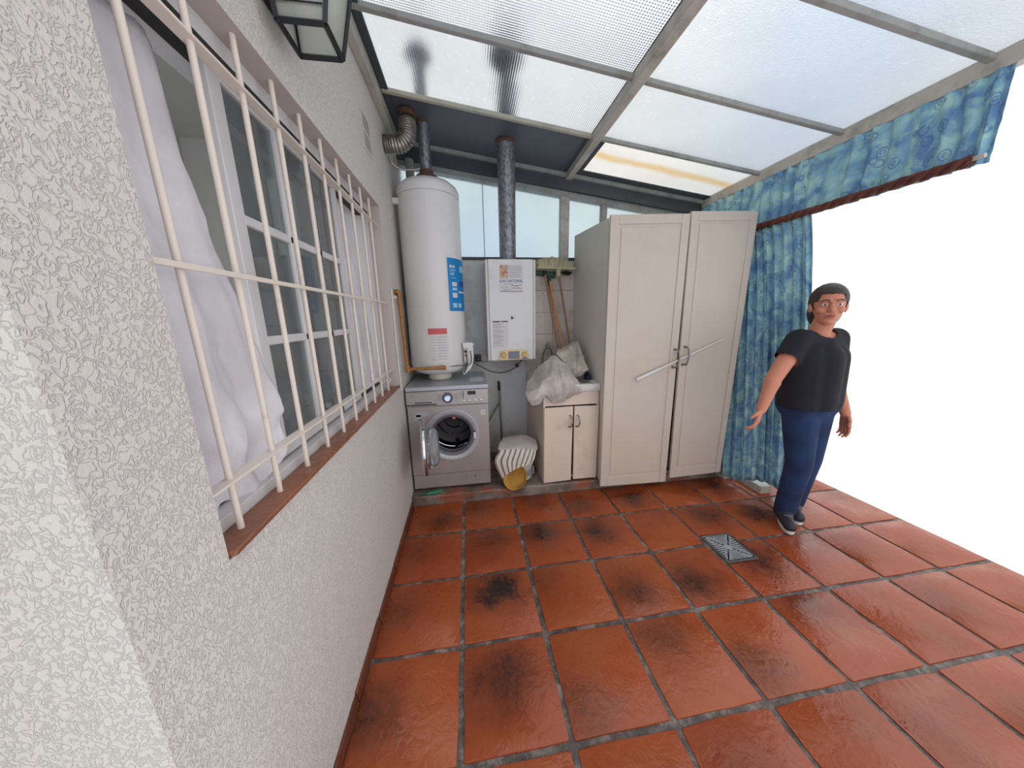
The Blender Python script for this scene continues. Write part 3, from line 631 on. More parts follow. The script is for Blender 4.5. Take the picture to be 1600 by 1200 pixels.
bm = B(); lathe(bm, (.004, .42, 1.575), (0, 1, 0), [(0, .012), (.03, .012)], 10); obj('valve_ring', bm, M['conduit'], gp)
bm = B(); tube(bm, [(.006, .335, 1.62), (.006, .33, 1.30), (.006, .335, 1.0), (.006, .34, .93)], .006, 8); tube(bm, [(.008, .335, 1.12), (.010, .40, 1.12)], .005, 6)
obj('wall_cable', bm, M['conduit'], org=(.006, .33, .93), label='thin white cable clipped upright on the plaster wall beside the window', cat='cable')
bm = B(); box(bm, .0, .03, .36, .36+.001, 1, 1.01); bm.free()
# flues
bm = B(); tube(bm, [(.095, .985, 1.95), (.095, .985, 2.66)], .034, 16); obj('corner_pipe', bm, M['greymetal'], org=(.095, .985, 1.95), label='dark grey upright pipe in the corner behind the tank', cat='pipe')
f1 = base('tank_flue', (.24, .72, 2.49), 'narrow galvanised flue rising from the white tank to the roof', 'flue pipe')
bm = B(); tube(bm, [(.245, .745, 2.493), (.250, .69, 2.80)], .040, 24); obj('flue_tube', bm, M['galv'], f1)
bm = B(); lathe(bm, (.249, .70, 2.715), (.02, -.15, 1), [(.05, .042), (.052, .052), (.075, .052)], 20); obj('flue_collar', bm, M['rust'], f1)
bm = B(); tube(bm, [(.250, .69, 2.79), (.252, .64, 3.15)], .040, 16); lathe(bm, (.252, .64, 3.12), (0, 0, 1), [(0, .09), (.05, .06), (.08, .01)], 20); obj('flue_cowl', bm, M['galv'], f1)
f2 = base('flexible_duct', (.02, .60, 2.55), 'corrugated aluminium duct elbow bending from the plaster wall up to the roof', 'duct')
pts = spline([(.0, .57, 2.565), (.035, .57, 2.565), (.10, .575, 2.575), (.148, .58, 2.62), (.157, .585, 2.68), (.157, .588, 2.72)], 12)
rr = [.050 + .0045*math.sin(i*PI/1.5) for i in range(len(pts))]
P2 = []; R2 = []
for i in range(len(pts)-1):
    P2.append(pts[i]); R2.append(.052 + (.004 if i % 3 else -.006)); P2.append(pts[i].lerp(pts[i+1], .5)); R2.append(.054 if i % 3 else .048)
bm = B(); tube(bm, P2, R2, 24); obj('corrugated_tube', bm, M['flex'], f2, sharp=70)
bm = B(); lathe(bm, (.157, .588, 2.715), (0, 0, 1), [(.030, .049), (.045, .050), (.047, .058), (.054, .058)], 24); obj('duct_collar', bm, M['rust'], f2)
bm = B(); tube(bm, spline([(.002, .66, 2.53), (.03, .68, 2.49), (.08, .70, 2.475), (.15, .71, 2.478), (.205, .715, 2.49)], 6), .007, 8)
obj('braided_hose', bm, M['flex'], org=(.0, .68, 2.5), label='thin grey braided hose from the wall to the tank top', cat='hose')

# ================================================================== GAS HEATER
hx0, hx1, hy0, hz0, hz1 = .655, 1.072, .755, 1.058, 1.885
ht = base('gas_heater', (.86, .9, hz0), 'white wall mounted gas water heater with beige dial panel and sticker', 'gas heater')
bm = B(); box(bm, hx0+.01, hx1-.012, hy0+.012, YB-.012, hz0+.01, hz1-.008); obj('back_case', bm, M['cream'], ht, bevel=.004)
bm = B(); box(bm, hx0+.022, hx1-.022, hy0, hy0+.05, hz0, hz1); obj('front_cover', bm, M['enamel'], ht, bevel=.006)
bm = B(); box(bm, hx0, hx0+.02, hy0+.004, YB-.03, hz0+.002, hz1-.002); box(bm, hx1-.02, hx1, hy0+.004, YB-.03, hz0+.002, hz1-.002); obj('side_panel', bm, M['cream'], ht, bevel=.004)
yp = hy0-.001
def plate(name, x0, x1, z0, z1, m, parent=ht, d=.0015, y=yp): bm = B(); box(bm, x0, x1, y-d, y+.0005, z0, z1); return obj(name, bm, m, parent)
s0 = plate('sticker', .770, .962, 1.628, 1.845, M['paper']); props(s0, 'printed sticker with blue lettering')
M['photo'] = mat('faded_photo_print', srgb(206, 178, 156), .6, var=.1, vs=40, dirt=srgb(166, 112, 84), dscale=45, dlo=.42, dhi=.62)
plate('sticker_photo', .776, .838, 1.738, 1.838, M['photo'], d=.003)
for k in range(6): plate('sticker_line', .845, .95, 1.828-k*.016, 1.831-k*.016, M['print'], d=.003)
text('sticker_text', 'GAS NATURAL', .030, FM(.866, yp-.0025, 1.714), M['dblue'], ht)
for k, (a, b_) in enumerate(((.80, .87), (.86, .95), (.78, .84), (.88, .95), (.80, .86))): plate('sticker_line', a, b_, 1.688-k*.011, 1.691-k*.011, M['print'], d=.003)
plate('sticker_line', .772, .960, 1.630, 1.636, M['print'], d=.003)
bm = B(); tube(bm, [(.87, yp-.003, 1.655), (.95, yp-.003, 1.69)], .0015, 4); tube(bm, [(.87, yp-.003, 1.69), (.95, yp-.003, 1.652)], .0015, 4); obj('sticker_line', bm, M['rprint'], ht)
bm = B(); prism(bm, [(.856, 1.408), (.880, 1.412), (.866, 1.438)], yp-.003, yp, 'y'); obj('logo', bm, M['black'], ht)
bm = B(); tube(bm, [(.862, yp-.0015, 1.405), (.895, yp-.0015, 1.425)], .0015, 4); obj('logo', bm, M['print'], ht)
plate('notice', .70, .835, 1.165, 1.395, M['paper'], d=.001)
plate('notice_heading', .703, .765, 1.384, 1.394, M['dprint'], d=.002); plate('notice_heading', .775, .832, 1.385, 1.394, M['dprint'], d=.002)
zz = 1.368
for k in range(13): plate('notice_line', .705, .705+.06+.06*random.random(), zz, zz+.0035, M['print'], d=.002); zz -= .013 + (.006 if k % 3 == 2 else 0)
bm = B(); prism(bm, [(.748, 1.060), (1.010, 1.066), (1.012, 1.10), (.995, 1.142), (.97, 1.15), (.79, 1.150), (.765, 1.14), (.748, 1.09)], hy0-.016, hy0+.002, 'y'); cp = obj('control_panel', bm, M['beigepanel'], ht, bevel=.004)
bm = B(); box(bm, .828, .925, hy0-.019, hy0-.012, 1.072, 1.138); obj('display', bm, M['lcd'], cp, bevel=.003)
for x in (.788, .970):
    bm = B(); lathe(bm, (x, hy0-.014, 1.108), (0, -1, 0), [(0, .026), (.005, .026), (.012, .021), (.02, .019)], 24); box(bm, x-.003, x+.003, hy0-.037, hy0-.03, 1.09, 1.126); obj('dial', bm, M['gold'], cp)
bm = B(); box(bm, .945, .995, hy0-.018, hy0-.015, 1.072, 1.079); obj('brand_strip', bm, M['dblue'], cp)
f3 = base('heater_flue', (.857, .9, 1.885), 'wide speckled galvanised flue from the gas heater up to the roof', 'flue pipe')
bm = B(); tube(bm, [(.857, .873, 1.899), (.838, .72, 2.70)], .069, 32); obj('flue_tube', bm, M['galv'], f3)
bm = B(); lathe(bm, (.8385, .725, 2.668), (-.02, -.19, 1), [(.018, .069), (.022, .080), (.034, .080)], 28); obj('flue_collar', bm, M['rust'], f3)
bm = B(); tube(bm, [(.838, .715, 2.72), (.838, .58, 2.98)], .066, 20); tube(bm, [(.838, .58, 2.98), (.80, .36, 3.00)], .055, 20); lathe(bm, (.80, .35, 2.92), (0, 0, 1), [(0, .08), (.03, .105), (.08, .10), (.11, .03)], 24); obj('flue_cowl', bm, M['galv'], f3)
# plug and cable
pg = base('wall_plug', (.57, 1.03, 1.05), 'black plug adapter in the back wall left of the gas heater', 'plug')
bm = B(); box(bm, .545, .605, 1.0, 1.049, 1.02, 1.085); obj('adapter', bm, M['black'], pg, bevel=.006)
bm = B(); lathe(bm, (.575, 1.0, 1.05), (0, -1, 0), [(0, .02), (.02, .018), (.022, .012)], 16); obj('plug_head', bm, M['black'], pg)
pc = base('power_cable', (.79, .93, .93), 'black cable sagging below the gas heater with inline switch', 'cable')
bm = B(); tube(bm, spline([(.99, .90, 1.056), (.933, .93, .985), (.884, .93, .947), (.793, .93, .921), (.692, .93, .936), (.588, .93, .99), (.53, .90, 1.03), (.50, .80, 1.05)], 6), .0045, 8); obj('cord', bm, M['black'], pc); bm = B(); tube(bm, spline([(.60, .985, 1.04), (.63, .97, 1.02), (.67, .96, 1.035), (.70, .95, 1.058)], 5), .003, 6); obj('cord', bm, M['black'], pc)
bm = B(); lathe(bm, (.945, .93, .995), (-.7, 0, -.7), [(0, .008), (.006, .018), (.028, .018), (.034, .008)], 14); obj('inline_switch', bm, M['black'], pc)

# ================================================================== WASHING MACHINE
wx0, wx1, wy, wz0, wz1 = .016, .622, .425, .08, .930
wm = base('washing_machine', (.32, .7, .08), 'silver front loading washing machine with its round door open', 'washing machine')
dcx, dcz = .335, .535
def ringplate(bm, x0, x1, z0, z1, cx, cz, r, y0, y1, n=48):
    """rectangular panel with a round hole"""
    def edge(a):
        c, s = math.cos(a), math.sin(a); t = min(((x1-cx)/c if c > 1e-6 else (x0-cx)/c if c < -1e-6 else 9), ((z1-cz)/s if s > 1e-6 else (z0-cz)/s if s < -1e-6 else 9)); return (cx+c*t, cz+s*t)
    A = sorted([2*PI*k/n for k in range(n)] + [math.atan2(z-cz, x-cx) % (2*PI) for x in (x0, x1) for z in (z0, z1)])
    for y in (y0, y1):
        pass
    i0 = [bm.verts.new((cx+r*math.cos(a), y0, cz+r*math.sin(a))) for a in A]; o0 = [bm.verts.new((edge(a)[0], y0, edge(a)[1])) for a in A]
    i1 = [bm.verts.new((cx+r*math.cos(a), y1, cz+r*math.sin(a))) for a in A]; o1 = [bm.verts.new((edge(a)[0], y1, edge(a)[1])) for a in A]
    N = len(A)
    for k in range(N):
        j = (k+1) % N
        bm.faces.new((i0[k], i0[j], o0[j], o0[k])); bm.faces.new((i1[k], o1[k], o1[j], i1[j])); bm.faces.new((i0[k], i1[k], i1[j], i0[j])); bm.faces.new((o0[k], o0[j], o1[j], o1[k]))
bm = B(); ringplate(bm, wx0, wx1, .218, .778, dcx, dcz, .165, wy, wy+.02)
box(bm, wx0, wx0+.01, wy+.02, .985, wz0+.01, .90); box(bm, wx1-.01, wx1, wy+.02, .985, wz0+.01, .90); box(bm, wx0+.01, wx1-.01, .975, .985, wz0+.01, .90)
obj('cabinet', bm, M['silver'], wm, bevel=.0015)
bm = B(); box(bm, wx0-.002, wx1+.004, wy-.008, .988, .898, wz1); obj('lid', bm, M['silverlid'], wm, bevel=.005)
bm = B(); box(bm, .49, .60, .56, .72, wz1, wz1+.001); obj('lid_label', bm, M['paper'], wm)
for k in range(5):
    bm = B(); box(bm, .50, .59, .58+k*.025, .585+k*.025, wz1+.001, wz1+.0015); obj('label_print', bm, M['print'], wm)
bm = B(); prism(bm, [(wy-.008, .896), (wy+.02, .896), (wy+.02, .776), (wy-.004, .776), (wy-.018, .786), (wy-.018, .80)], wx0, wx1, 'x'); cp = obj('control_panel', bm, M['silver'], wm, bevel=.002)
yf = wy-.016
bm = B(); box(bm, wx0+.0, wx0+.222, yf-.002, yf+.01, .790, .893); dd = obj('detergent_drawer', bm, M['silver'], wm, bevel=.002)
bm = B(); box(bm, .072, .208, yf-.004, yf, .803, .825); obj('drawer_grip', bm, M['silverlid'], dd, bevel=.002)
bm = B(); box(bm, .078, .202, yf-.006, yf-.003, .808, .820); obj('grip_recess', bm, M['dgrey'], dd)
text('maker_mark', 'Direct', .013, FM(.065, yf-.003, .872), M['print'], dd)
bm = B(); lathe(bm, (.318, yf+.004, .842), (0, -1, 0), [(0, .040), (.012, .040), (.016, .036)], 32); kb = obj('dial_ring', bm, M['dgrey'], cp)
bm = B(); lathe(bm, (.318, yf-.008, .842), (0, -1, 0), [(0, .027), (.018, .025), (.022, .020)], 28); box(bm, .3155, .3205, yf-.033, yf-.028, .842, .862); obj('dial', bm, M['chrome'], kb)
for k in range(5):
    bm = B(); box(bm, .245-.004*(k % 2), .272, yf-.001, yf+.004, .812+k*.013, .8145+k*.013); obj('programme_print', bm, M['print'], cp); bm = B(); box(bm, .368, .395+.004*(k % 3), yf-.001, yf+.004, .812+k*.013, .8145+k*.013); obj('programme_print', bm, M['print'], cp)
for k in range(4): 
    bm = B(); lathe(bm, (.435, yf+.004, .880-k*.015), (0, -1, 0), [(0, .0045), (.007, .004)], 10); obj('indicator', bm, M['black'], cp)
    bm = B(); box(bm, .405, .425, yf, yf+.004, .879-k*.015, .882-k*.015); obj('programme_print', bm, M['print'], cp)
    bm = B(); lathe(bm, (.437+k*.043, yf+.004, .812), (0, -1, 0), [(0, .009), (.009, .008), (.010, .006)], 14); obj('button', bm, M['chrome'], cp)
bm = B(); box(bm, .468, .528, yf-.002, yf+.004, .858, .884); obj('display', bm, M['black'], cp, bevel=.001)
# door surround, gasket, drum
bm = B(); lathe(bm, (dcx, wy, dcz), (0, -1, 0), [(-.002, .212), (.004, .212), (.009, .206), (.009, .186), (.003, .172), (-.012, .166)], 64, False, False); obj('door_surround', bm, M['silverlid'], wm)
bm = B(); lathe(bm, (dcx, wy, dcz), (0, 1, 0), [(-.002, .172), (.004, .160), (.010, .146), (.03, .146), (.045, .152), (.06, .142), (.075, .150)], 64, False, False); obj('gasket', bm, M['dgrey'], wm)
bm = B(); lathe(bm, (dcx, wy, dcz), (0, 1, 0), [(.075, .150), (.09, .15), (.095, .225), (.40, .225), (.42, .19), (.43, .02)], 48, False, True)
o = obj('drum', bm, M['drum'], wm)
for a in (.6, 2.7, 4.8):
    bm = B(); c = Vector((dcx+.2*math.cos(a), wy+.25, dcz+.2*math.sin(a))); tube(bm, [c-Vector((0, .14, 0)), c+Vector((0, .14, 0))], [.015, .02], 8); obj('drum_paddle', bm, M['steel'], o)
for rr_, yy_ in ((.085, .41), (.15, .405), (.221, .16), (.221, .30)):
    bm = B(); tube(bm, [(dcx+rr_*math.cos(2*PI*k/40), wy+yy_, dcz+rr_*math.sin(2*PI*k/40)) for k in range(40)], .0045, 6, closed=True); obj('drum_rib', bm, M['chrome'], o)
bm = B(); lathe(bm, (dcx+.02, wy+.015, dcz+.14), (0, 1, 0), [(0, .015), (.03, .012)], 14); obj('water_inlet', bm, M['red'], wm)
bm = B(); box(bm, .498, .516, wy-.012, wy-.002, .50, .555); obj('door_latch', bm, M['paper'], wm, bevel=.002)
bm = B(); box(bm, .500, .513, wy-.0135, wy-.011, .553, .567); obj('latch_slot', bm, M['black'], wm)
# emblem
bm = B(); box(bm, .562, .598, wy-.002, wy+.001, .690, .728); em = obj('emblem', bm, M['paper'], wm)
text('emblem_text', 'LG', .020, FM(.580, wy-.0028, .709), M['dgrey'], em)
# kick panel
bm = B(); box(bm, wx0+.002, wx1-.002, wy+.002, wy+.02, .10, .214); obj('kick_panel', bm, M['silver'], wm, bevel=.002)
bm = B(); lathe(bm, (.50, wy+.003, .172), (0, -1, 0), [(0, .008), (.003, .007)], 12); obj('filter_screw', bm, M['dgrey'], wm)
for x, y in ((.06, .47), (.58, .47), (.06, .94), (.58, .94)):
    bm = B(); lathe(bm, (x, y, .074), (0, 0, 1), [(0, .022), (.02, .02), (.03, .012)], 14); obj('foot', bm, M['black'], wm)
bm = B(); box(bm, .075, .17, wy-.001, wy+.001, .70, .735); box(bm, .06, .11, wy-.001, wy+.001, .67, .715); box(bm, .09, .13, wy-.001, wy+.001, .64, .68); obj('glare_patch', bm, M['silverlid'], wm)  # pale patches painting the glare on the upper left front
# open door
dd_ = Vector((.13, -.991, 0)).normalized(); nn = Vector((-dd_.y, dd_.x, 0))   # nn points to +x (inner face)
hc = Vector((.128, wy-.01, dcz)); dc = hc + dd_*.198
bm = B(); lathe(bm, dc, nn, [(-.022, .165), (-.020, .185), (-.008, .194), (.006, .194), (.012, .188), (.012, .155), (.004, .150)], 56, True, False); dr_ = obj('door', bm, M['chrome'], wm)
bm = B(); lathe(bm, dc, nn, [(.004, .152), (.02, .148), (.05, .140), (.085, .125), (.098, .10), (.100, .004)], 48, False, True); obj('door_bowl', bm, M['bowl'], dr_)
bm = B(); lathe(bm, dc, nn, [(.012, .190), (.015, .186), (.015, .158), (.012, .152)], 48, False, False); obj('door_trim', bm, M['silver'], dr_)
bm = B(); q = hc + nn*.0; box(bm, q.x-.014, q.x+.016, q.y-.03, wy, dcz+.06, dcz+.12); obj('hinge', bm, M['chrome'], dr_, bevel=.003); bm = B(); box(bm, q.x-.014, q.x+.016, q.y-.03, wy, dcz-.12, dcz-.06); obj('hinge', bm, M['chrome'], dr_, bevel=.003)
bm = B(); q = dc + dd_*.172; box(bm, q.x-.006, q.x+.022, q.y-.004, q.y+.012, dcz-.035, dcz+.035); obj('catch', bm, M['silver'], dr_, bevel=.003)
# green thing on the ledge
bm = B(); tube(bm, spline([(.12, .352, .092), (.15, .360, .098), (.18, .366, .094), (.225, .378, .10)], 4), [.011, .012, .013, .013, .012, .012, .013, .014, .013, .012, .011, .010, .009], 8); tube(bm, [(.10, .357, .088), (.06, .375, .085)], .005, 6)
obj('green_brush', bm, M['teal'], org=(.17, .36, .08), label='small green plastic brush on the plinth at the foot of the washing machine', cat='brush')

# ================================================================== SINK CABINET
kx0, kx1, ky = 1.05, 1.505, .385
sc = base('sink_cabinet', (1.29, .7, .078), 'small cream laundry sink cabinet with two doors', 'cabinet')
bm = B(); box(bm, kx0, kx0+.016, ky, YB-.015, .08, .85); box(bm, kx1-.016, kx1, ky, YB-.015, .08, .85); box(bm, kx0+.016, kx1-.016, ky+.015, YB-.015, .10, .116); box(bm, kx0+.016, kx1-.016, YB-.03, YB-.015, .08, .85)
box(bm, kx0+.016, kx1-.016, ky, ky+.016, .735, .85); obj('carcass', bm, M['cab'], sc, bevel=.001)
for nme, P, hxx in (('door', [(1.052, .083), (1.283, .090), (1.288, .728), (1.054, .726)], 1.262), ('door', [(1.302, .094), (1.503, .094), (1.504, .722), (1.298, .728)], 1.322)):
    bm = B(); prism(bm, P, ky-.018, ky-.001, 'y'); dd1 = obj(nme, bm, M['cab'], sc, bevel=.003)
    bm = B(); sg = 1 if hxx > 1.3 else -1; tube(bm, spline([(hxx-.012*sg*0, ky-.018, .655), (hxx+.006, ky-.040, .648), (hxx+.012, ky-.050, .605), (hxx+.004, ky-.040, .568), (hxx-.012, ky-.018, .560)], 5), .0055, 8); obj('handle', bm, M['steel'], dd1)
bm = B()
hexa(bm, [(kx0-.006, ky-.018, .848), (kx1+.004, ky-.018, .848), (kx1+.004, YB-.012, .848), (kx0-.006, YB-.012, .848), (kx0-.006, ky-.018, .862), (kx1+.004, ky-.018, .862), (kx1+.004, YB-.012, .862), (kx0-.006, YB-.012, .862)])
box(bm, kx0-.006, kx1+.004, ky-.018, ky+.03, .862, .902); box(bm, kx0-.006, kx1+.004, YB-.13, YB-.012, .862, .902); box(bm, kx0-.006, kx0+.03, ky+.03, YB-.13, .862, .902); box(bm, kx1-.035, kx1+.004, ky+.03, YB-.13, .862, .902)
obj('sink_top', bm, M['sink'], sc, bevel=.004)
sheet('laundry_sack', [
 [(.990, .66, .905), (1.05, .66, .985), (1.13, .66, 1.045), (1.21, .66, 1.085), (1.29, .66, 1.035), (1.35, .66, .94)],
 [(0.980,0.620,0.925),(1.047,0.620,1.004),(1.129,0.620,1.071),(1.211,0.620,1.106),(1.290,0.620,1.060),(1.360,0.620,0.963)],
 [(0.935,0.500,0.898),(1.020,0.500,0.956),(1.114,0.500,1.005),(1.199,0.500,1.027),(1.285,0.500,0.997),(1.352,0.500,0.925)],
 [(0.906,0.400,0.860),(0.997,0.385,0.905),(1.089,0.375,0.935),(1.181,0.375,0.948),(1.264,0.375,0.935),(1.349,0.380,0.883)],
 [(0.921,0.350,0.806),(0.996,0.340,0.837),(1.086,0.340,0.873),(1.157,0.335,0.859),(1.249,0.340,0.854),(1.347,0.350,0.839)],
 [(0.953,0.350,0.758),(1.022,0.345,0.769),(1.067,0.335,0.837),(1.123,0.345,0.768),(1.220,0.355,0.783),(1.311,0.365,0.819)]],
 M['sack'], None, 13, .003, .010, 10, 1, radial=(1.21, 1.10, 9, .026), org=(1.15, .5, .9), label='crumpled grey-white sack draped over the front of the laundry sink', cat='sack')
sheet('rag', [
 [(1.28, .80, 1.00), (1.34, .80, 1.06), (1.41, .80, 1.08), (1.47, .80, 1.02)],
 [(1.272,0.750,1.128),(1.341,0.750,1.171),(1.411,0.750,1.202),(1.457,0.750,1.207)],
 [(1.222,0.640,1.116),(1.300,0.620,1.129),(1.372,0.620,1.148),(1.447,0.620,1.102)],
 [(1.258,0.560,1.069),(1.318,0.530,1.045),(1.368,0.525,1.022),(1.457,0.520,0.997)],
 [(1.296,0.56,0.987),(1.352,0.54,0.930),(1.396,0.54,0.935),(1.437,0.53,0.965)],
 [(1.31, .62, .915), (1.36, .60, .91), (1.40, .60, .91), (1.44, .60, .915)]],
 M['rag'], None, 13, .003, .012, 13, 9, radial=(1.44, 1.20, 11, .024), org=(1.36, .65, .9), label='crumpled beige rag heaped on the laundry sink behind the sack', cat='rag')
bm = B(); bmesh.ops.create_icosphere(bm, subdivisions=3, radius=1)
for v in bm.verts:
    n_ = 1+.25*noise.noise(v.co*2.2); v.co = Vector((1.474+v.co.x*.028*n_, .56+v.co.y*.05, .902+max(0, v.co.z+.25)*.055*n_*(1-.5*abs(v.co.x))))
obj('navy_cloth', bm, M['navy'], org=(1.47, .56, .902), label='small dark navy cloth on the white sink edge by the wardrobe', cat='cloth')
# tap with hose loop
hs = base('hose_loop', (1.23, 1.0, .9), 'grey green hose looped on the tap between heater and brooms', 'hose')
bm = B(); tube(bm, spline([(1.238, .985, 1.152), (1.200, .985, 1.08), (1.192, .985, .98), (1.215, .985, .912), (1.25, .985, .912), (1.275, .985, .98), (1.280, .985, 1.07), (1.258, .985, 1.14)], 5, True), .006, 8, closed=True); obj('hose_coil', bm, M['hose'], hs)
bm = B(); tube(bm, [(1.245, 1.04, 1.15), (1.245, .97, 1.15), (1.245, .96, 1.13)], .014, 10); lathe(bm, (1.245, .985, 1.16), (0, 0, 1), [(0, .007), (.015, .007), (.016, .018), (.024, .016)], 10); obj('tap', bm, M['steel'], hs)

# ---- brooms
def pole(name, a, b_, r, m, lab, head):
    t = base(name, b_, lab, 'broom', 'brooms and mop leaning on the back wall'); bm = B(); tube(bm, [a, b_], r, 12); obj('handle', bm, m, t); head(t); return t
def head_a(t):
    bm = B(); tube(bm, [(1.325, .945, 1.775), (1.318, .935, 1.84)], [.018, .022], 12); hexa(bm, [(1.12, .91, 1.838), (1.47, .91, 1.826), (1.47, .975, 1.826), (1.12, .975, 1.838), (1.12, .91, 1.858), (1.47, .91, 1.846), (1.47, .975, 1.846), (1.12, .975, 1.858)]); h = obj('broom_head', bm, M['bristle'], t, bevel=.006)
    bm = B()
    for k in range(290):
        x = 1.14+.30*random.random()**.9; y = .913+.058*random.random(); z = 1.855-(x-1.12)*.034; hgt = (.030+.045*max(0, 1-((x-1.27)/.17)**2))*random.uniform(.8, 1.15)
        a = Vector((x, y, z)); d = Vector(((x-1.30)*.12+random.uniform(-.012, .012), random.uniform(-.015, .015), hgt)); tube(bm, [a, a+d], [.0065, .0055], 4)
    obj('bristles', bm, M['bristle'], h, kind='stuff')
pole('broom', (1.325, .945, 1.80), (1.462, .86, .908), .0105, M['wood2'], 'cream bristled push broom leaning head up on the wall, nearest the wardrobe', head_a)
def head_b(t):
    bm = B(); hexa(bm, [(1.10, .99, 1.80), (1.31, .99, 1.765), (1.31, 1.035, 1.765), (1.10, 1.035, 1.80), (1.10, .99, 1.835), (1.31, .99, 1.82), (1.31, 1.035, 1.82), (1.10, 1.035, 1.835)]); tube(bm, [(1.262, 1.0, 1.70), (1.25, 1.005, 1.79)], [.014, .02], 10); obj('broom_head', bm, M['green'], t, bevel=.006)
pole('broom', (1.258, .998, 1.74), (1.395, .86, .908), .0125, M['wood'], 'orange handled broom with dark green head, middle one of the leaning brooms', head_b)
def head_c(t):
    bm = B(); tube(bm, [(1.375, .975, 1.80), (1.43, .975, 1.795), (1.46, .98, 1.81), (1.41, .985, 1.82), (1.36, .98, 1.81)], .011, 8); tube(bm, [(1.205, .965, 1.78), (1.203, .965, 1.825)], [.011, .016], 8)
    obj('mop_head', bm, M['black'], t)
pole('mop', (1.203, .966, 1.80), (1.335, .80, .908), .0105, M['wood2'], 'pale handled mop with dark head, leftmost of the poles leaning beside the gas heater', head_c)
# squeegee handle next to the washer
sq = base('squeegee', (.77, .92, .08), 'blue grey squeegee pole with black grip standing beside the washing machine', 'squeegee')
bm = B(); tube(bm, [(.758, .93, .77), (.772, .88, .085)], .011, 10); obj('pole', bm, M['steel'], sq)
bm = B(); tube(bm, [(.756, .935, .84), (.758, .93, .755)], [.013, .014], 10); obj('grip', bm, M['black'], sq)
bm = B(); box(bm, .67, .86, .86, .90, .078, .105); obj('blade', bm, M['black'], sq, bevel=.004)
bm = B(); tube(bm, spline([(.640, .96, .42), (.69, .98, .50), (.757, 1.0, .60), (.78, 1.03, .66)], 5), .008, 8); obj('drain_hose', bm, M['hose'], org=(.64, .96, .42), label='thin grey drain hose slanting behind the squeegee pole', cat='hose')

# ---- bucket, lid, towel
bk = base('bucket', (.882, .545, .078), 'round white plastic bucket under the striped towel', 'bucket')
bm = B(); lathe(bm, (.882, .545, .078), (0, 0, 1), [(0, .104), (.004, .108), (.28, .126), (.285, .131), (.30, .131), (.302, .122), (.285, .120), (.01, .10)], 40, True, True); obj('bucket_body', bm, M['bucket'], bk)
bm = B()
for a0 in (.35, .9):
    for k in range(4):
        a = a0+k*.09; r_ = .116; box(bm, .885+r_*math.sin(a)-.003, .885+r_*math.sin(a)+.003, .52-r_*math.cos(a)-.002, .52-r_*math.cos(a)+.002, .13, .17+.02*(k % 2))
obj('bucket_print', bm, M['print'], bk)
sheet('striped_towel', [
 [(.765, .69, .37), (.83, .702, .378), (.90, .705, .382), (.97, .690, .375), (1.015, .66, .35)],
 [(.735, .60, .395), (.815, .60, .405), (.90, .605, .408), (.975, .60, .400), (1.030, .58, .385)],
 [(.690, .43, .402), (.784, .42, .400), (.869, .42, .398), (.954, .43, .388), (1.020, .45, .372)],
 [(.692, .385, .385), (.770, .375, .380), (.850, .372, .374), (.930, .378, .366), (.995, .40, .358)],
 [(.655, .375, .325), (.742, .357, .312), (.821, .352, .305), (.904, .358, .310), (.985, .385, .325)],
 [(.672, .37, .24), (.748, .352, .25), (.815, .347, .265), (.888, .352, .275), (.968, .375, .28)],
 [(.705, .365, .155), (.755, .350, .205), (.812, .345, .238), (.880, .348, .262), (.940, .360, .262)]],
 M['stripes'], None, 9, .003, .009, 15, 4, org=(.85, .45, .3), label='grey and white striped towel draped over the bucket', cat='towel')
bm = B(); ax = Vector((-.42, -.55, .55)).normalized(); lathe(bm, (.815, .372, .158), ax, [(-.030, .07), (-.024, .080), (.0, .098), (.004, .103), (.008, .103), (.006, .096), (-.018, .074), (-.022, .004)], 40)
for v in bm.verts: v.co.z = max(v.co.z, .080)
obj('plastic_bowl', bm, M['yellow'], org=(.82, .38, .08), label='ochre yellow plastic bowl leaning tilted against the white bucket', cat='bowl')

# ================================================================== WARDROBE
wd = base('wardrobe', (2.05, .65, .078), 'tall cream two door wardrobe with panelled doors', 'wardrobe')
bm = B()
hexa(bm, [(1.520, .325, .08), (1.534, .325, .08), (1.534, 1.035, .08), (1.520, 1.035, .08), (1.496, .335, 2.085), (1.512, .335, 2.085), (1.512, 1.035, 2.135), (1.496, 1.035, 2.135)]); obj('side_panel', bm, M['side'], wd, bevel=.002)
bm = B(); hexa(bm, [(2.585, .325, .08), (2.60, .325, .08), (2.60, 1.035, .08), (2.585, 1.035, .08), (2.59, .335, 2.11), (2.605, .335, 2.11), (2.605, 1.035, 2.135), (2.59, 1.035, 2.135)]); obj('side_panel', bm, M['side'], wd, bevel=.002)
bm = B(); hexa(bm, [(1.512, .335, 2.068), (2.59, .335, 2.09), (2.59, 1.03, 2.118), (1.512, 1.03, 2.118), (1.512, .335, 2.084), (2.59, .335, 2.108), (2.59, 1.03, 2.134), (1.512, 1.03, 2.134)]); obj('top_panel', bm, M['side'], wd)
bm = B(); box(bm, 1.53, 2.58, 1.02, 1.032, .09, 2.1); obj('back_panel', bm, M['side'], wd)
bm = B(); box(bm, 1.53, 2.58, .335, 1.02, .09, .11); for_ = obj('bottom_panel', bm, M['side'], wd)
bm = B(); box(bm, 1.53, 2.58, .35, .37, .079, .12); obj('plinth', bm, M['dark'], wd)
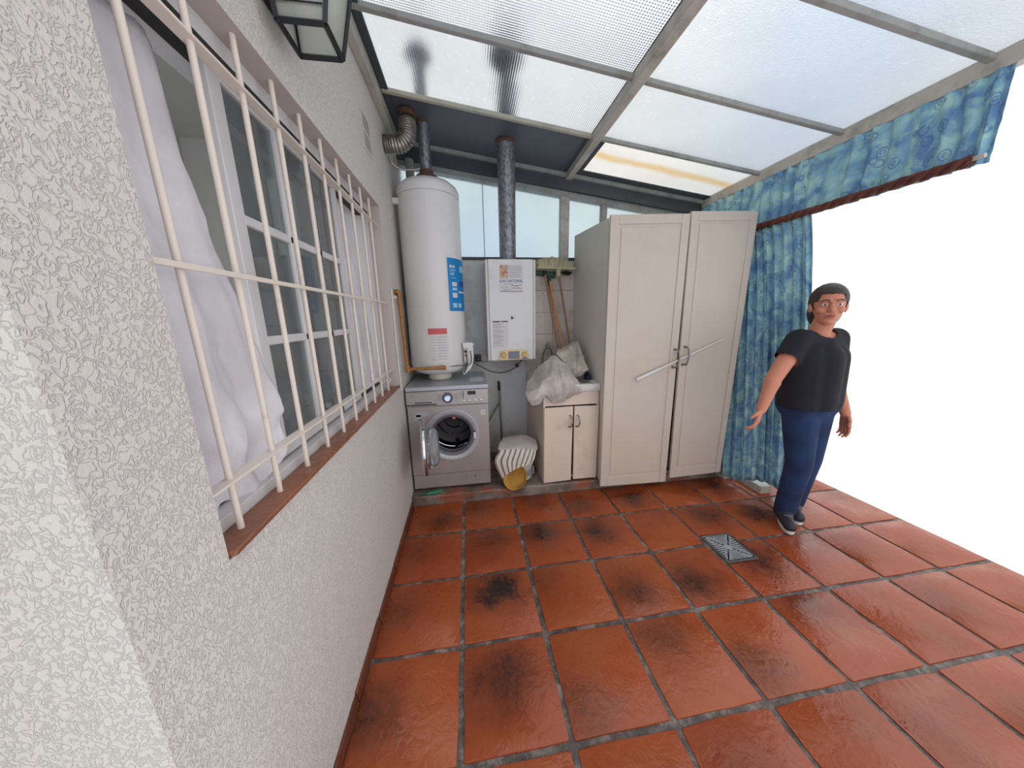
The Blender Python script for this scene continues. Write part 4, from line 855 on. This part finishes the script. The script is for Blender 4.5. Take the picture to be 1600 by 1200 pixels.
def wdoor(P, yoff, skew=0):
    """P: bl, br, tr, tl in x,z; front face at y"""
    def at(u, v, y):
        a = Vector(P[0]).lerp(Vector(P[1]), u); b_ = Vector(P[3]).lerp(Vector(P[2]), u); p = a.lerp(b_, v); return (p.x, y + skew*(u-.5), p.y)
    def slab(bm, u0, u1, v0, v1, y0, y1): hexa(bm, [at(u0, v0, y0), at(u1, v0, y0), at(u1, v0, y1), at(u0, v0, y1), at(u0, v1, y0), at(u1, v1, y0), at(u1, v1, y1), at(u0, v1, y1)])
    bm = B(); slab(bm, 0, 1, 0, 1, yoff+.006, yoff+.022); d = obj('door', bm, M['door'], wd, bevel=.002)
    bm = B(); mu, mv = .105, .03
    slab(bm, 0, mu, 0, 1, yoff, yoff+.007); slab(bm, 1-mu, 1, 0, 1, yoff, yoff+.007); slab(bm, mu, 1-mu, 0, mv+.01, yoff, yoff+.007); slab(bm, mu, 1-mu, 1-mv, 1, yoff, yoff+.007)
    obj('door_frame', bm, M['door'], d, bevel=.004, seg=3)
    bm = B(); slab(bm, mu+.03, 1-mu-.03, mv+.02, 1-mv-.010, yoff+.001, yoff+.0075); obj('centre_panel', bm, M['door'], d, bevel=.0045, seg=3)
    return d
dl = wdoor([(1.500, .062), (2.079, .048), (2.069, 2.108), (1.482, 2.087)], .272)
drr = wdoor([(2.111, .080), (2.583, .092), (2.597, 2.138), (2.074, 2.122)], .268)
for x, z, par in ((2.050, 1.094, dl), (2.128, 1.112, drr)):
    bm = B(); tube(bm, spline([(x-.004, .268, z+.068), (x+.002, .235, z+.062), (x+.006, .222, z+.02), (x+.006, .222, z-.02), (x-.002, .235, z-.062), (x-.010, .268, z-.068)], 6), .0068, 10)
    lathe(bm, (x-.004, .2715, z+.068), (0, -1, 0), [(0, .011), (.006, .010)], 12); lathe(bm, (x-.010, .2715, z-.068), (0, -1, 0), [(0, .011), (.006, .010)], 12); obj('handle', bm, M['steel'], par)
rd = base('plastic_rod', (2.1, .245, 1.1), 'white plastic rod threaded through both wardrobe handles', 'rod')
a, b_ = Vector((1.735, .242, .945)), Vector((2.43, .246, 1.232))
bm = B(); tube(bm, [a, b_], [.0095, .006], 4); obj('rod_bar', bm, M['conduit'], rd, sharp=20)
bm = B(); tube(bm, [a.lerp(b_, .0), a.lerp(b_, .26)], [.0125, .0115], 4); obj('rod_sleeve', bm, M['enamel'], rd, sharp=20)

# ================================================================== BLUE CURTAINS
def drape(name, top, bot, zt, zb, m, label, cat, folds, amp, org, n=220, nz=40, gather=.45, uvl_=2.0, uvh=2.0):
    """top / bot: list of (x, y) along the cloth; folds as geometry"""
    tp = spline([(p[0], p[1], 0) for p in top], 12); bp = spline([(p[0], p[1], 0) for p in bot], 12)
    def samp(L, t):
        f = t*(len(L)-1); i = min(int(f), len(L)-2); return L[i].lerp(L[i+1], f-i), (L[i+1]-L[i]).normalized()
    bm = B(); uv = bm.loops.layers.uv.new('UVMap'); V_ = []; ud = {}
    for j in range(nz+1):
        v = j/nz; row = []
        for i in range(n+1):
            u = i/n; a, da = samp(tp, u); b_, db = samp(bp, u); s = v**.8
            p = a.lerp(b_, s); d = da.lerp(db, s).normalized(); nrm = Vector((d.y, -d.x, 0))
            ph = folds*2*PI*(u + .02*noise.noise(Vector((u*4, v*1.5, 3)))); A = amp*(gather+(1-gather)*min(1, v*2.2))*(.7+.5*noise.noise(Vector((u*9, 1, 2))))
            off = A*(math.sin(ph) + .35*math.sin(ph*2.3+1)) + .006*noise.noise(Vector((u*30, v*10, 0)))
            zt_ = zt(u) if callable(zt) else zt; zb_ = zb(u) if callable(zb) else zb
            z = zt_+(zb_-zt_)*v
            x = bm.verts.new((p.x+nrm.x*off, p.y+nrm.y*off, z)); row.append(x); ud[x] = (u*uvl_, v*uvh)
        V_.append(row)
    for j in range(nz):
        for i in range(n):
            f = bm.faces.new((V_[j][i], V_[j][i+1], V_[j+1][i+1], V_[j+1][i]))
            for l in f.loops: l[uv].uv = ud[l.vert]
    o = obj(name, bm, m, None, org, label=label, cat=cat, sharp=80); s = o.modifiers.new('s', 'SOLIDIFY'); s.thickness = .002; return o
drape('blue_curtain', [(2.675, 1.0), (2.68, .6), (2.68, .3), (2.68, -.03)], [(2.66, .98), (2.645, .6), (2.655, .33), (2.73, .12), (2.86, .04), (3.02, -.04)], 2.03, lambda u: .035+.06*max(0, math.sin((u-.5)*9))*(u > .5), M['bluecurt'], 'long blue patterned curtain hanging from the wooden rod to the floor', 'curtain', 15, .022, (2.68, .4, .03), gather=.5)
drape('blue_valance', [(2.705, 1.03), (2.705, .2), (2.705, -.7)], [(2.70, 1.03), (2.70, .2), (2.70, -.7)], 2.385, 2.03, M['bluecurt'], 'upper blue patterned curtain filling the gap between roof edge and rod', 'curtain', 22, .013, (2.7, .2, 2.03), nz=16, gather=.6, uvl_=2.4, uvh=.36)
cr = base('curtain_rod', (2.675, .3, 2.05), 'thin curtain rod wrapped in twisted dark brown cloth', 'curtain rod')
bm = B(); tube(bm, [(2.675, 1.04, 2.055), (2.675, -.7, 2.055)], .009, 10); obj('rod', bm, M['beammetal'], cr)
bm = B()
for ph in (0, 2.1, 4.2):
    pts = []
    for k in range(170):
        y = .60-k*.0075; r_ = .011*(1+.35*noise.noise(Vector((y*7, ph, 0)))); a = y*38+ph
        pts.append((2.672+r_*math.cos(a), y, 2.048+r_*math.sin(a)+.006*noise.noise(Vector((y*5, 9, 0)))))
    tube(bm, pts, .0125, 8)
obj('twisted_cloth', bm, M['twist'], cr)

# ================================================================== PERSON
def capsule(bm, a, b_, ra, rb, seg=14, rings=5):
    a = Vector(a); b_ = Vector(b_); d = (b_-a); L = d.length
    prof = [(-ra*math.cos(k*PI/2/rings), ra*math.sin(k*PI/2/rings)) for k in range(rings+1)] + [(L+rb*math.sin(k*PI/2/rings), rb*math.cos(k*PI/2/rings)) for k in range(rings+1)]
    prof = [(t, max(r, .0005)) for t, r in prof]
    lathe(bm, a, d, prof, seg)
def ell(bm, c, r, rot=None, sub=3):
    m = Matrix.Translation(c) @ (rot.to_4x4() if rot else Matrix.Identity(4)) @ Matrix.Diagonal((*r, 1)); bmesh.ops.create_icosphere(bm, subdivisions=sub, radius=1, matrix=m)
def fuse(name, bm, m, parent, vox, smooth=6, cut=None):
    me = bpy.data.meshes.new('tmp'); bmesh.ops.recalc_face_normals(bm, faces=bm.faces); bm.to_mesh(me); bm.free()
    o = bpy.data.objects.new('tmp', me); S.collection.objects.link(o)
    r = o.modifiers.new('r', 'REMESH'); r.mode = 'VOXEL'; r.voxel_size = vox
    s = o.modifiers.new('s', 'SMOOTH'); s.factor = .5; s.iterations = smooth
    dg = bpy.context.evaluated_depsgraph_get(); dg.update(); m2 = bpy.data.meshes.new_from_object(o.evaluated_get(dg)); bpy.data.objects.remove(o)
    b2 = bmesh.new(); b2.from_mesh(m2)
    if cut: cut(b2)
    return obj(name, b2, m, parent, sharp=85)
py = -.30
pr = base('person', (2.64, py, 0), 'person in dark t-shirt and blue jeans beside the blue curtain, arm held out', 'person')
J = dict(pelvis=(2.60, py+.02, .85), waist=(2.575, py, .99), chest=(2.555, py, 1.15), neck=(2.555, py, 1.31), head=(2.555, py-.02, 1.455),
         rs=(2.425, py, 1.262), re=(2.262, py-.03, 1.045), rw=(2.178, py-.06, .868), ls=(2.685, py+.01, 1.262), le=(2.775, py+.03, 1.01), lw=(2.80, py-.05, .80),
         rh=(2.55, py+.02, .83), rk=(2.60, py+.0, .46), ra=(2.625, py+.05, .085), lh=(2.66, py+.02, .83), lk=(2.73, py+.05, .46), la=(2.775, py+.12, .085))
J = {k: Vector(v) for k, v in J.items()}
def hand(bm, w, d, side, thumb_dir, curl=.5):
    """w wrist, d direction along the hand, side = across the palm toward the thumb"""
    d = Vector(d).normalized(); s = (Vector(side) - d*d.dot(Vector(side))).normalized(); n = d.cross(s)
    k = w + d*.078
    for t in (-.026, -.009, .009, .026): capsule(bm, w+s*t*.6+d*.012, k+s*t-d*.004, .0135, .0115, 10, 3)
    for t, L in ((.028, .066), (.0095, .074), (-.0095, .069), (-.028, .054)):
        p = k+s*t; v = (d + s*t*2.2).normalized(); a = 0
        for q, f in enumerate((.45, .32, .23)):
            a += curl*(.35 + .25*q); dv = (v*math.cos(a) + n*thumb_dir*math.sin(a)).normalized(); e = p + dv*L*f; capsule(bm, p, e, .0088-.0008*q, .0082-.0009*q, 10, 3); p = e
    p = w+s*.022+d*.018; e = p+(s*.7+d*.75+n*thumb_dir*.4).normalized()*.036; capsule(bm, p, e, .0125, .0100, 10, 3); f = e+(s*.25+d*.95+n*thumb_dir*.5).normalized()*.030; capsule(bm, e, f, .0098, .0078, 10, 3)
bm = B()
capsule(bm, J['pelvis']-Vector((.07, 0, 0)), J['pelvis']+Vector((.07, 0, 0)), .10, .10); capsule(bm, J['pelvis'], J['waist'], .105, .105)
for dx in (-.055, .055): capsule(bm, J['waist']+Vector((dx, 0, 0)), J['chest']+Vector((dx*1.1, 0, 0)), .095, .10)
for s in ('rs', 'ls'): capsule(bm, J['chest']+Vector((0, 0, .08)), J[s], .075, .055)
capsule(bm, J['chest']+Vector((0, .01, .10)), J['neck'], .08, .052); capsule(bm, J['neck'], J['head']-Vector((0, 0, .07)), .050, .050)
for a, b_, r1, r2 in (('rs', 're', .052, .041), ('re', 'rw', .041, .026), ('ls', 'le', .052, .041), ('le', 'lw', .041, .026), ('rh', 'rk', .085, .056), ('rk', 'ra', .056, .038), ('lh', 'lk', .085, .056), ('lk', 'la', .056, .038)):
    capsule(bm, J[a], J[b_], r1, r2, 18)
capsule(bm, J['re'].lerp(J['rw'], .12), J['re'].lerp(J['rw'], .35), .043, .036, 16); capsule(bm, J['le'].lerp(J['lw'], .12), J['le'].lerp(J['lw'], .35), .043, .036, 16)
for a in ('ra', 'la'): capsule(bm, J[a]-Vector((0, -.01, .03)), J[a]+Vector((-.07, -.09, -.045)), .036, .028)
hc_ = J['head']; HR = Matrix.Rotation(rad(-42), 3, 'Z')
def HV(v): return HR @ Vector(v)
ell(bm, hc_+HV((0, .012, .022)), (.074, .092, .094), HR); ell(bm, hc_+HV((0, -.018, -.035)), (.056, .068, .076), HR); ell(bm, hc_+HV((0, -.045, -.082)), (.030, .030, .025), HR)
capsule(bm, hc_+HV((0, -.080, .018)), hc_+HV((0, -.100, -.022)), .009, .014, 10); ell(bm, hc_+HV((-.011, -.093, -.025)), (.009, .010, .008), HR, sub=2); ell(bm, hc_+HV((.011, -.093, -.025)), (.009, .010, .008), HR, sub=2)
for sx in (-1, 1):
    ell(bm, hc_+HV((sx*.074, .005, -.005)), (.010, .020, .032), HR); capsule(bm, hc_+HV((sx*.014, -.079, .030)), hc_+HV((sx*.046, -.066, .030)), .009, .008, 8); ell(bm, hc_+HV((sx*.038, -.060, -.022)), (.022, .022, .020), HR)
capsule(bm, hc_+HV((-.018, -.080, -.051)), hc_+HV((.018, -.080, -.051)), .008, .008, 8); capsule(bm, hc_+HV((-.013, -.079, -.060)), hc_+HV((.013, -.079, -.060)), .008, .008, 8)
hand(bm, J['rw'], (-.35, -.15, -.85), (-.75, -.55, .1), 1, .75)
hand(bm, J['lw'], (.02, -.15, -1), (-.25, -1, .1), 1, .45)
body = fuse('body', bm, M['skin'], pr, .0042, 3)
for sx in (-1, 1):
    bm = B(); ell(bm, hc_+HV((sx*.030, -.071, .008)), (.013, .011, .009), HR); e = obj('eye', bm, M['eye'], body)
    bm = B(); ell(bm, hc_+HV((sx*.030, -.0805, .008)), (.0055, .003, .0055), HR); obj('iris', bm, M['hair'], body)
    bm = B(); tube(bm, spline([hc_+HV((sx*.013, -.090, .028)), hc_+HV((sx*.030, -.089, .034)), hc_+HV((sx*.047, -.076, .029))], 4), .0028, 6); obj('eyebrow', bm, M['hair'], body)
bm = B(); tube(bm, spline([hc_+HV((-.021, -.083, -.053)), hc_+HV((-.006, -.0905, -.051)), hc_+HV((0, -.090, -.052)), hc_+HV((.006, -.0905, -.051)), hc_+HV((.021, -.083, -.053))], 4), .0036, 6); tube(bm, spline([hc_+HV((-.017, -.084, -.057)), hc_+HV((0, -.091, -.060)), hc_+HV((.017, -.084, -.057))], 4), .0040, 6); obj('lips', bm, M['lip'], body)
bm = B(); ell(bm, hc_+HV((0, .024, .034)), (.086, .100, .098), HR); ell(bm, hc_+HV((0, .058, -.03)), (.078, .06, .10), HR); capsule(bm, hc_+HV((0, .105, .02)), hc_+HV((0, .10, -.10)), .03, .018)
def cuthair(b2):
    loc = lambda v: HR.inverted() @ (v.co-hc_)
    kill = [v for v in b2.verts if (loc(v).y < -.055 and loc(v).z < .062) or (loc(v).y < -.028 and loc(v).z < .02)]
    bmesh.ops.delete(b2, geom=kill, context='VERTS')
fuse('hair', bm, M['hair'], pr, .006, 4, cuthair)
bm = B()
for dx in (-.06, .06): capsule(bm, J['waist']+Vector((dx*1.05, 0, -.10)), J['chest']+Vector((dx*1.15, 0, 0)), .118, .114, 18); 
capsule(bm, J['waist']+Vector((0, -.02, -.10)), J['chest']+Vector((0, -.035, .0)), .115, .105, 18)
for s in ('rs', 'ls'): capsule(bm, J['chest']+Vector((0, 0, .08)), J[s], .090, .066)
capsule(bm, J['rs'], J['rs'].lerp(J['re'], .46), .068, .064, 18); capsule(bm, J['ls'], J['ls'].lerp(J['le'], .46), .068, .062, 18)
def cutshirt(b2):
    kill = []
    for v in b2.verts:
        c = v.co
        if c.z < .845: kill.append(v); continue
        if (c-J['neck']-Vector((0, -.02, .03))).length < .078: kill.append(v); continue
        for s, e in (('rs', 're'), ('ls', 'le')):
            d = (J[e]-J[s]); t = (c-J[s]).dot(d)/d.length_squared
            tors = False
            for dx in (-.06, .06):
                p0 = J['waist']+Vector((dx*1.05, 0, -.10)); p1 = J['chest']+Vector((dx*1.15, 0, 0)); e_ = p1-p0; q_ = max(0, min(1, (c-p0).dot(e_)/e_.length_squared))
                if (c-p0-e_*q_).length < .123: tors = True
            if t > .50 and not tors and (c-J[s]-d*t).length < .085: kill.append(v); break
    bmesh.ops.delete(b2, geom=kill, context='VERTS')
fuse('t_shirt', bm, M['shirt'], pr, .008, 8, cutshirt)
bm = B(); capsule(bm, J['pelvis']-Vector((.075, 0, -.02)), J['pelvis']+Vector((.075, 0, .02)), .112, .112, 18); capsule(bm, J['pelvis'], J['waist']-Vector((0, 0, .06)), .115, .112, 18)
for a, b_, c_ in (('rh', 'rk', 'ra'), ('lh', 'lk', 'la')): capsule(bm, J[a], J[b_], .096, .072, 18); capsule(bm, J[b_], J[c_]+Vector((0, 0, .0)), .072, .062, 18)
def cutj(b2): bmesh.ops.delete(b2, geom=[v for v in b2.verts if v.co.z < .062 or v.co.z > .955], context='VERTS')
fuse('jeans', bm, M['jeans'], pr, .009, 6, cutj)
for a in ('ra', 'la'):
    c = J[a]; toe = Vector((-.62, -.8, 0)).normalized()
    bm = B(); capsule(bm, (c.x, c.y+.03, .052), Vector((c.x, c.y, .045))+toe*.15, .040, .036, 16); capsule(bm, (c.x, c.y+.015, .085), Vector((c.x, c.y, .062))+toe*.06, .046, .038, 16)
    def cuts(b2):
        for v in b2.verts: v.co.z = max(v.co.z, .016)
    sh = fuse('shoe', bm, M['shoe'], pr, .007, 4, cuts)
    bm = B(); P = []
    for k in range(24):
        an = 2*PI*k/24; l_ = math.sin(an); w_ = math.cos(an); pp = Vector((c.x, c.y, 0)) + toe*(.055+l_*.128) + Vector((toe.y, -toe.x, 0))*w_*(.040+.006*l_); P.append((pp.x, pp.y))
    prism(bm, P, .0, .026); obj('sole', bm, M['sole'], sh, bevel=.005)
    bm = B()
    for k in range(4):
        q = Vector((c.x, c.y, .098-.008*k))+toe*(.045+.022*k); sd = Vector((toe.y, -toe.x, 0))*.02; tube(bm, [q-sd, q+Vector((0, 0, .004)), q+sd], .003, 6)
    obj('laces', bm, M['print'], sh)
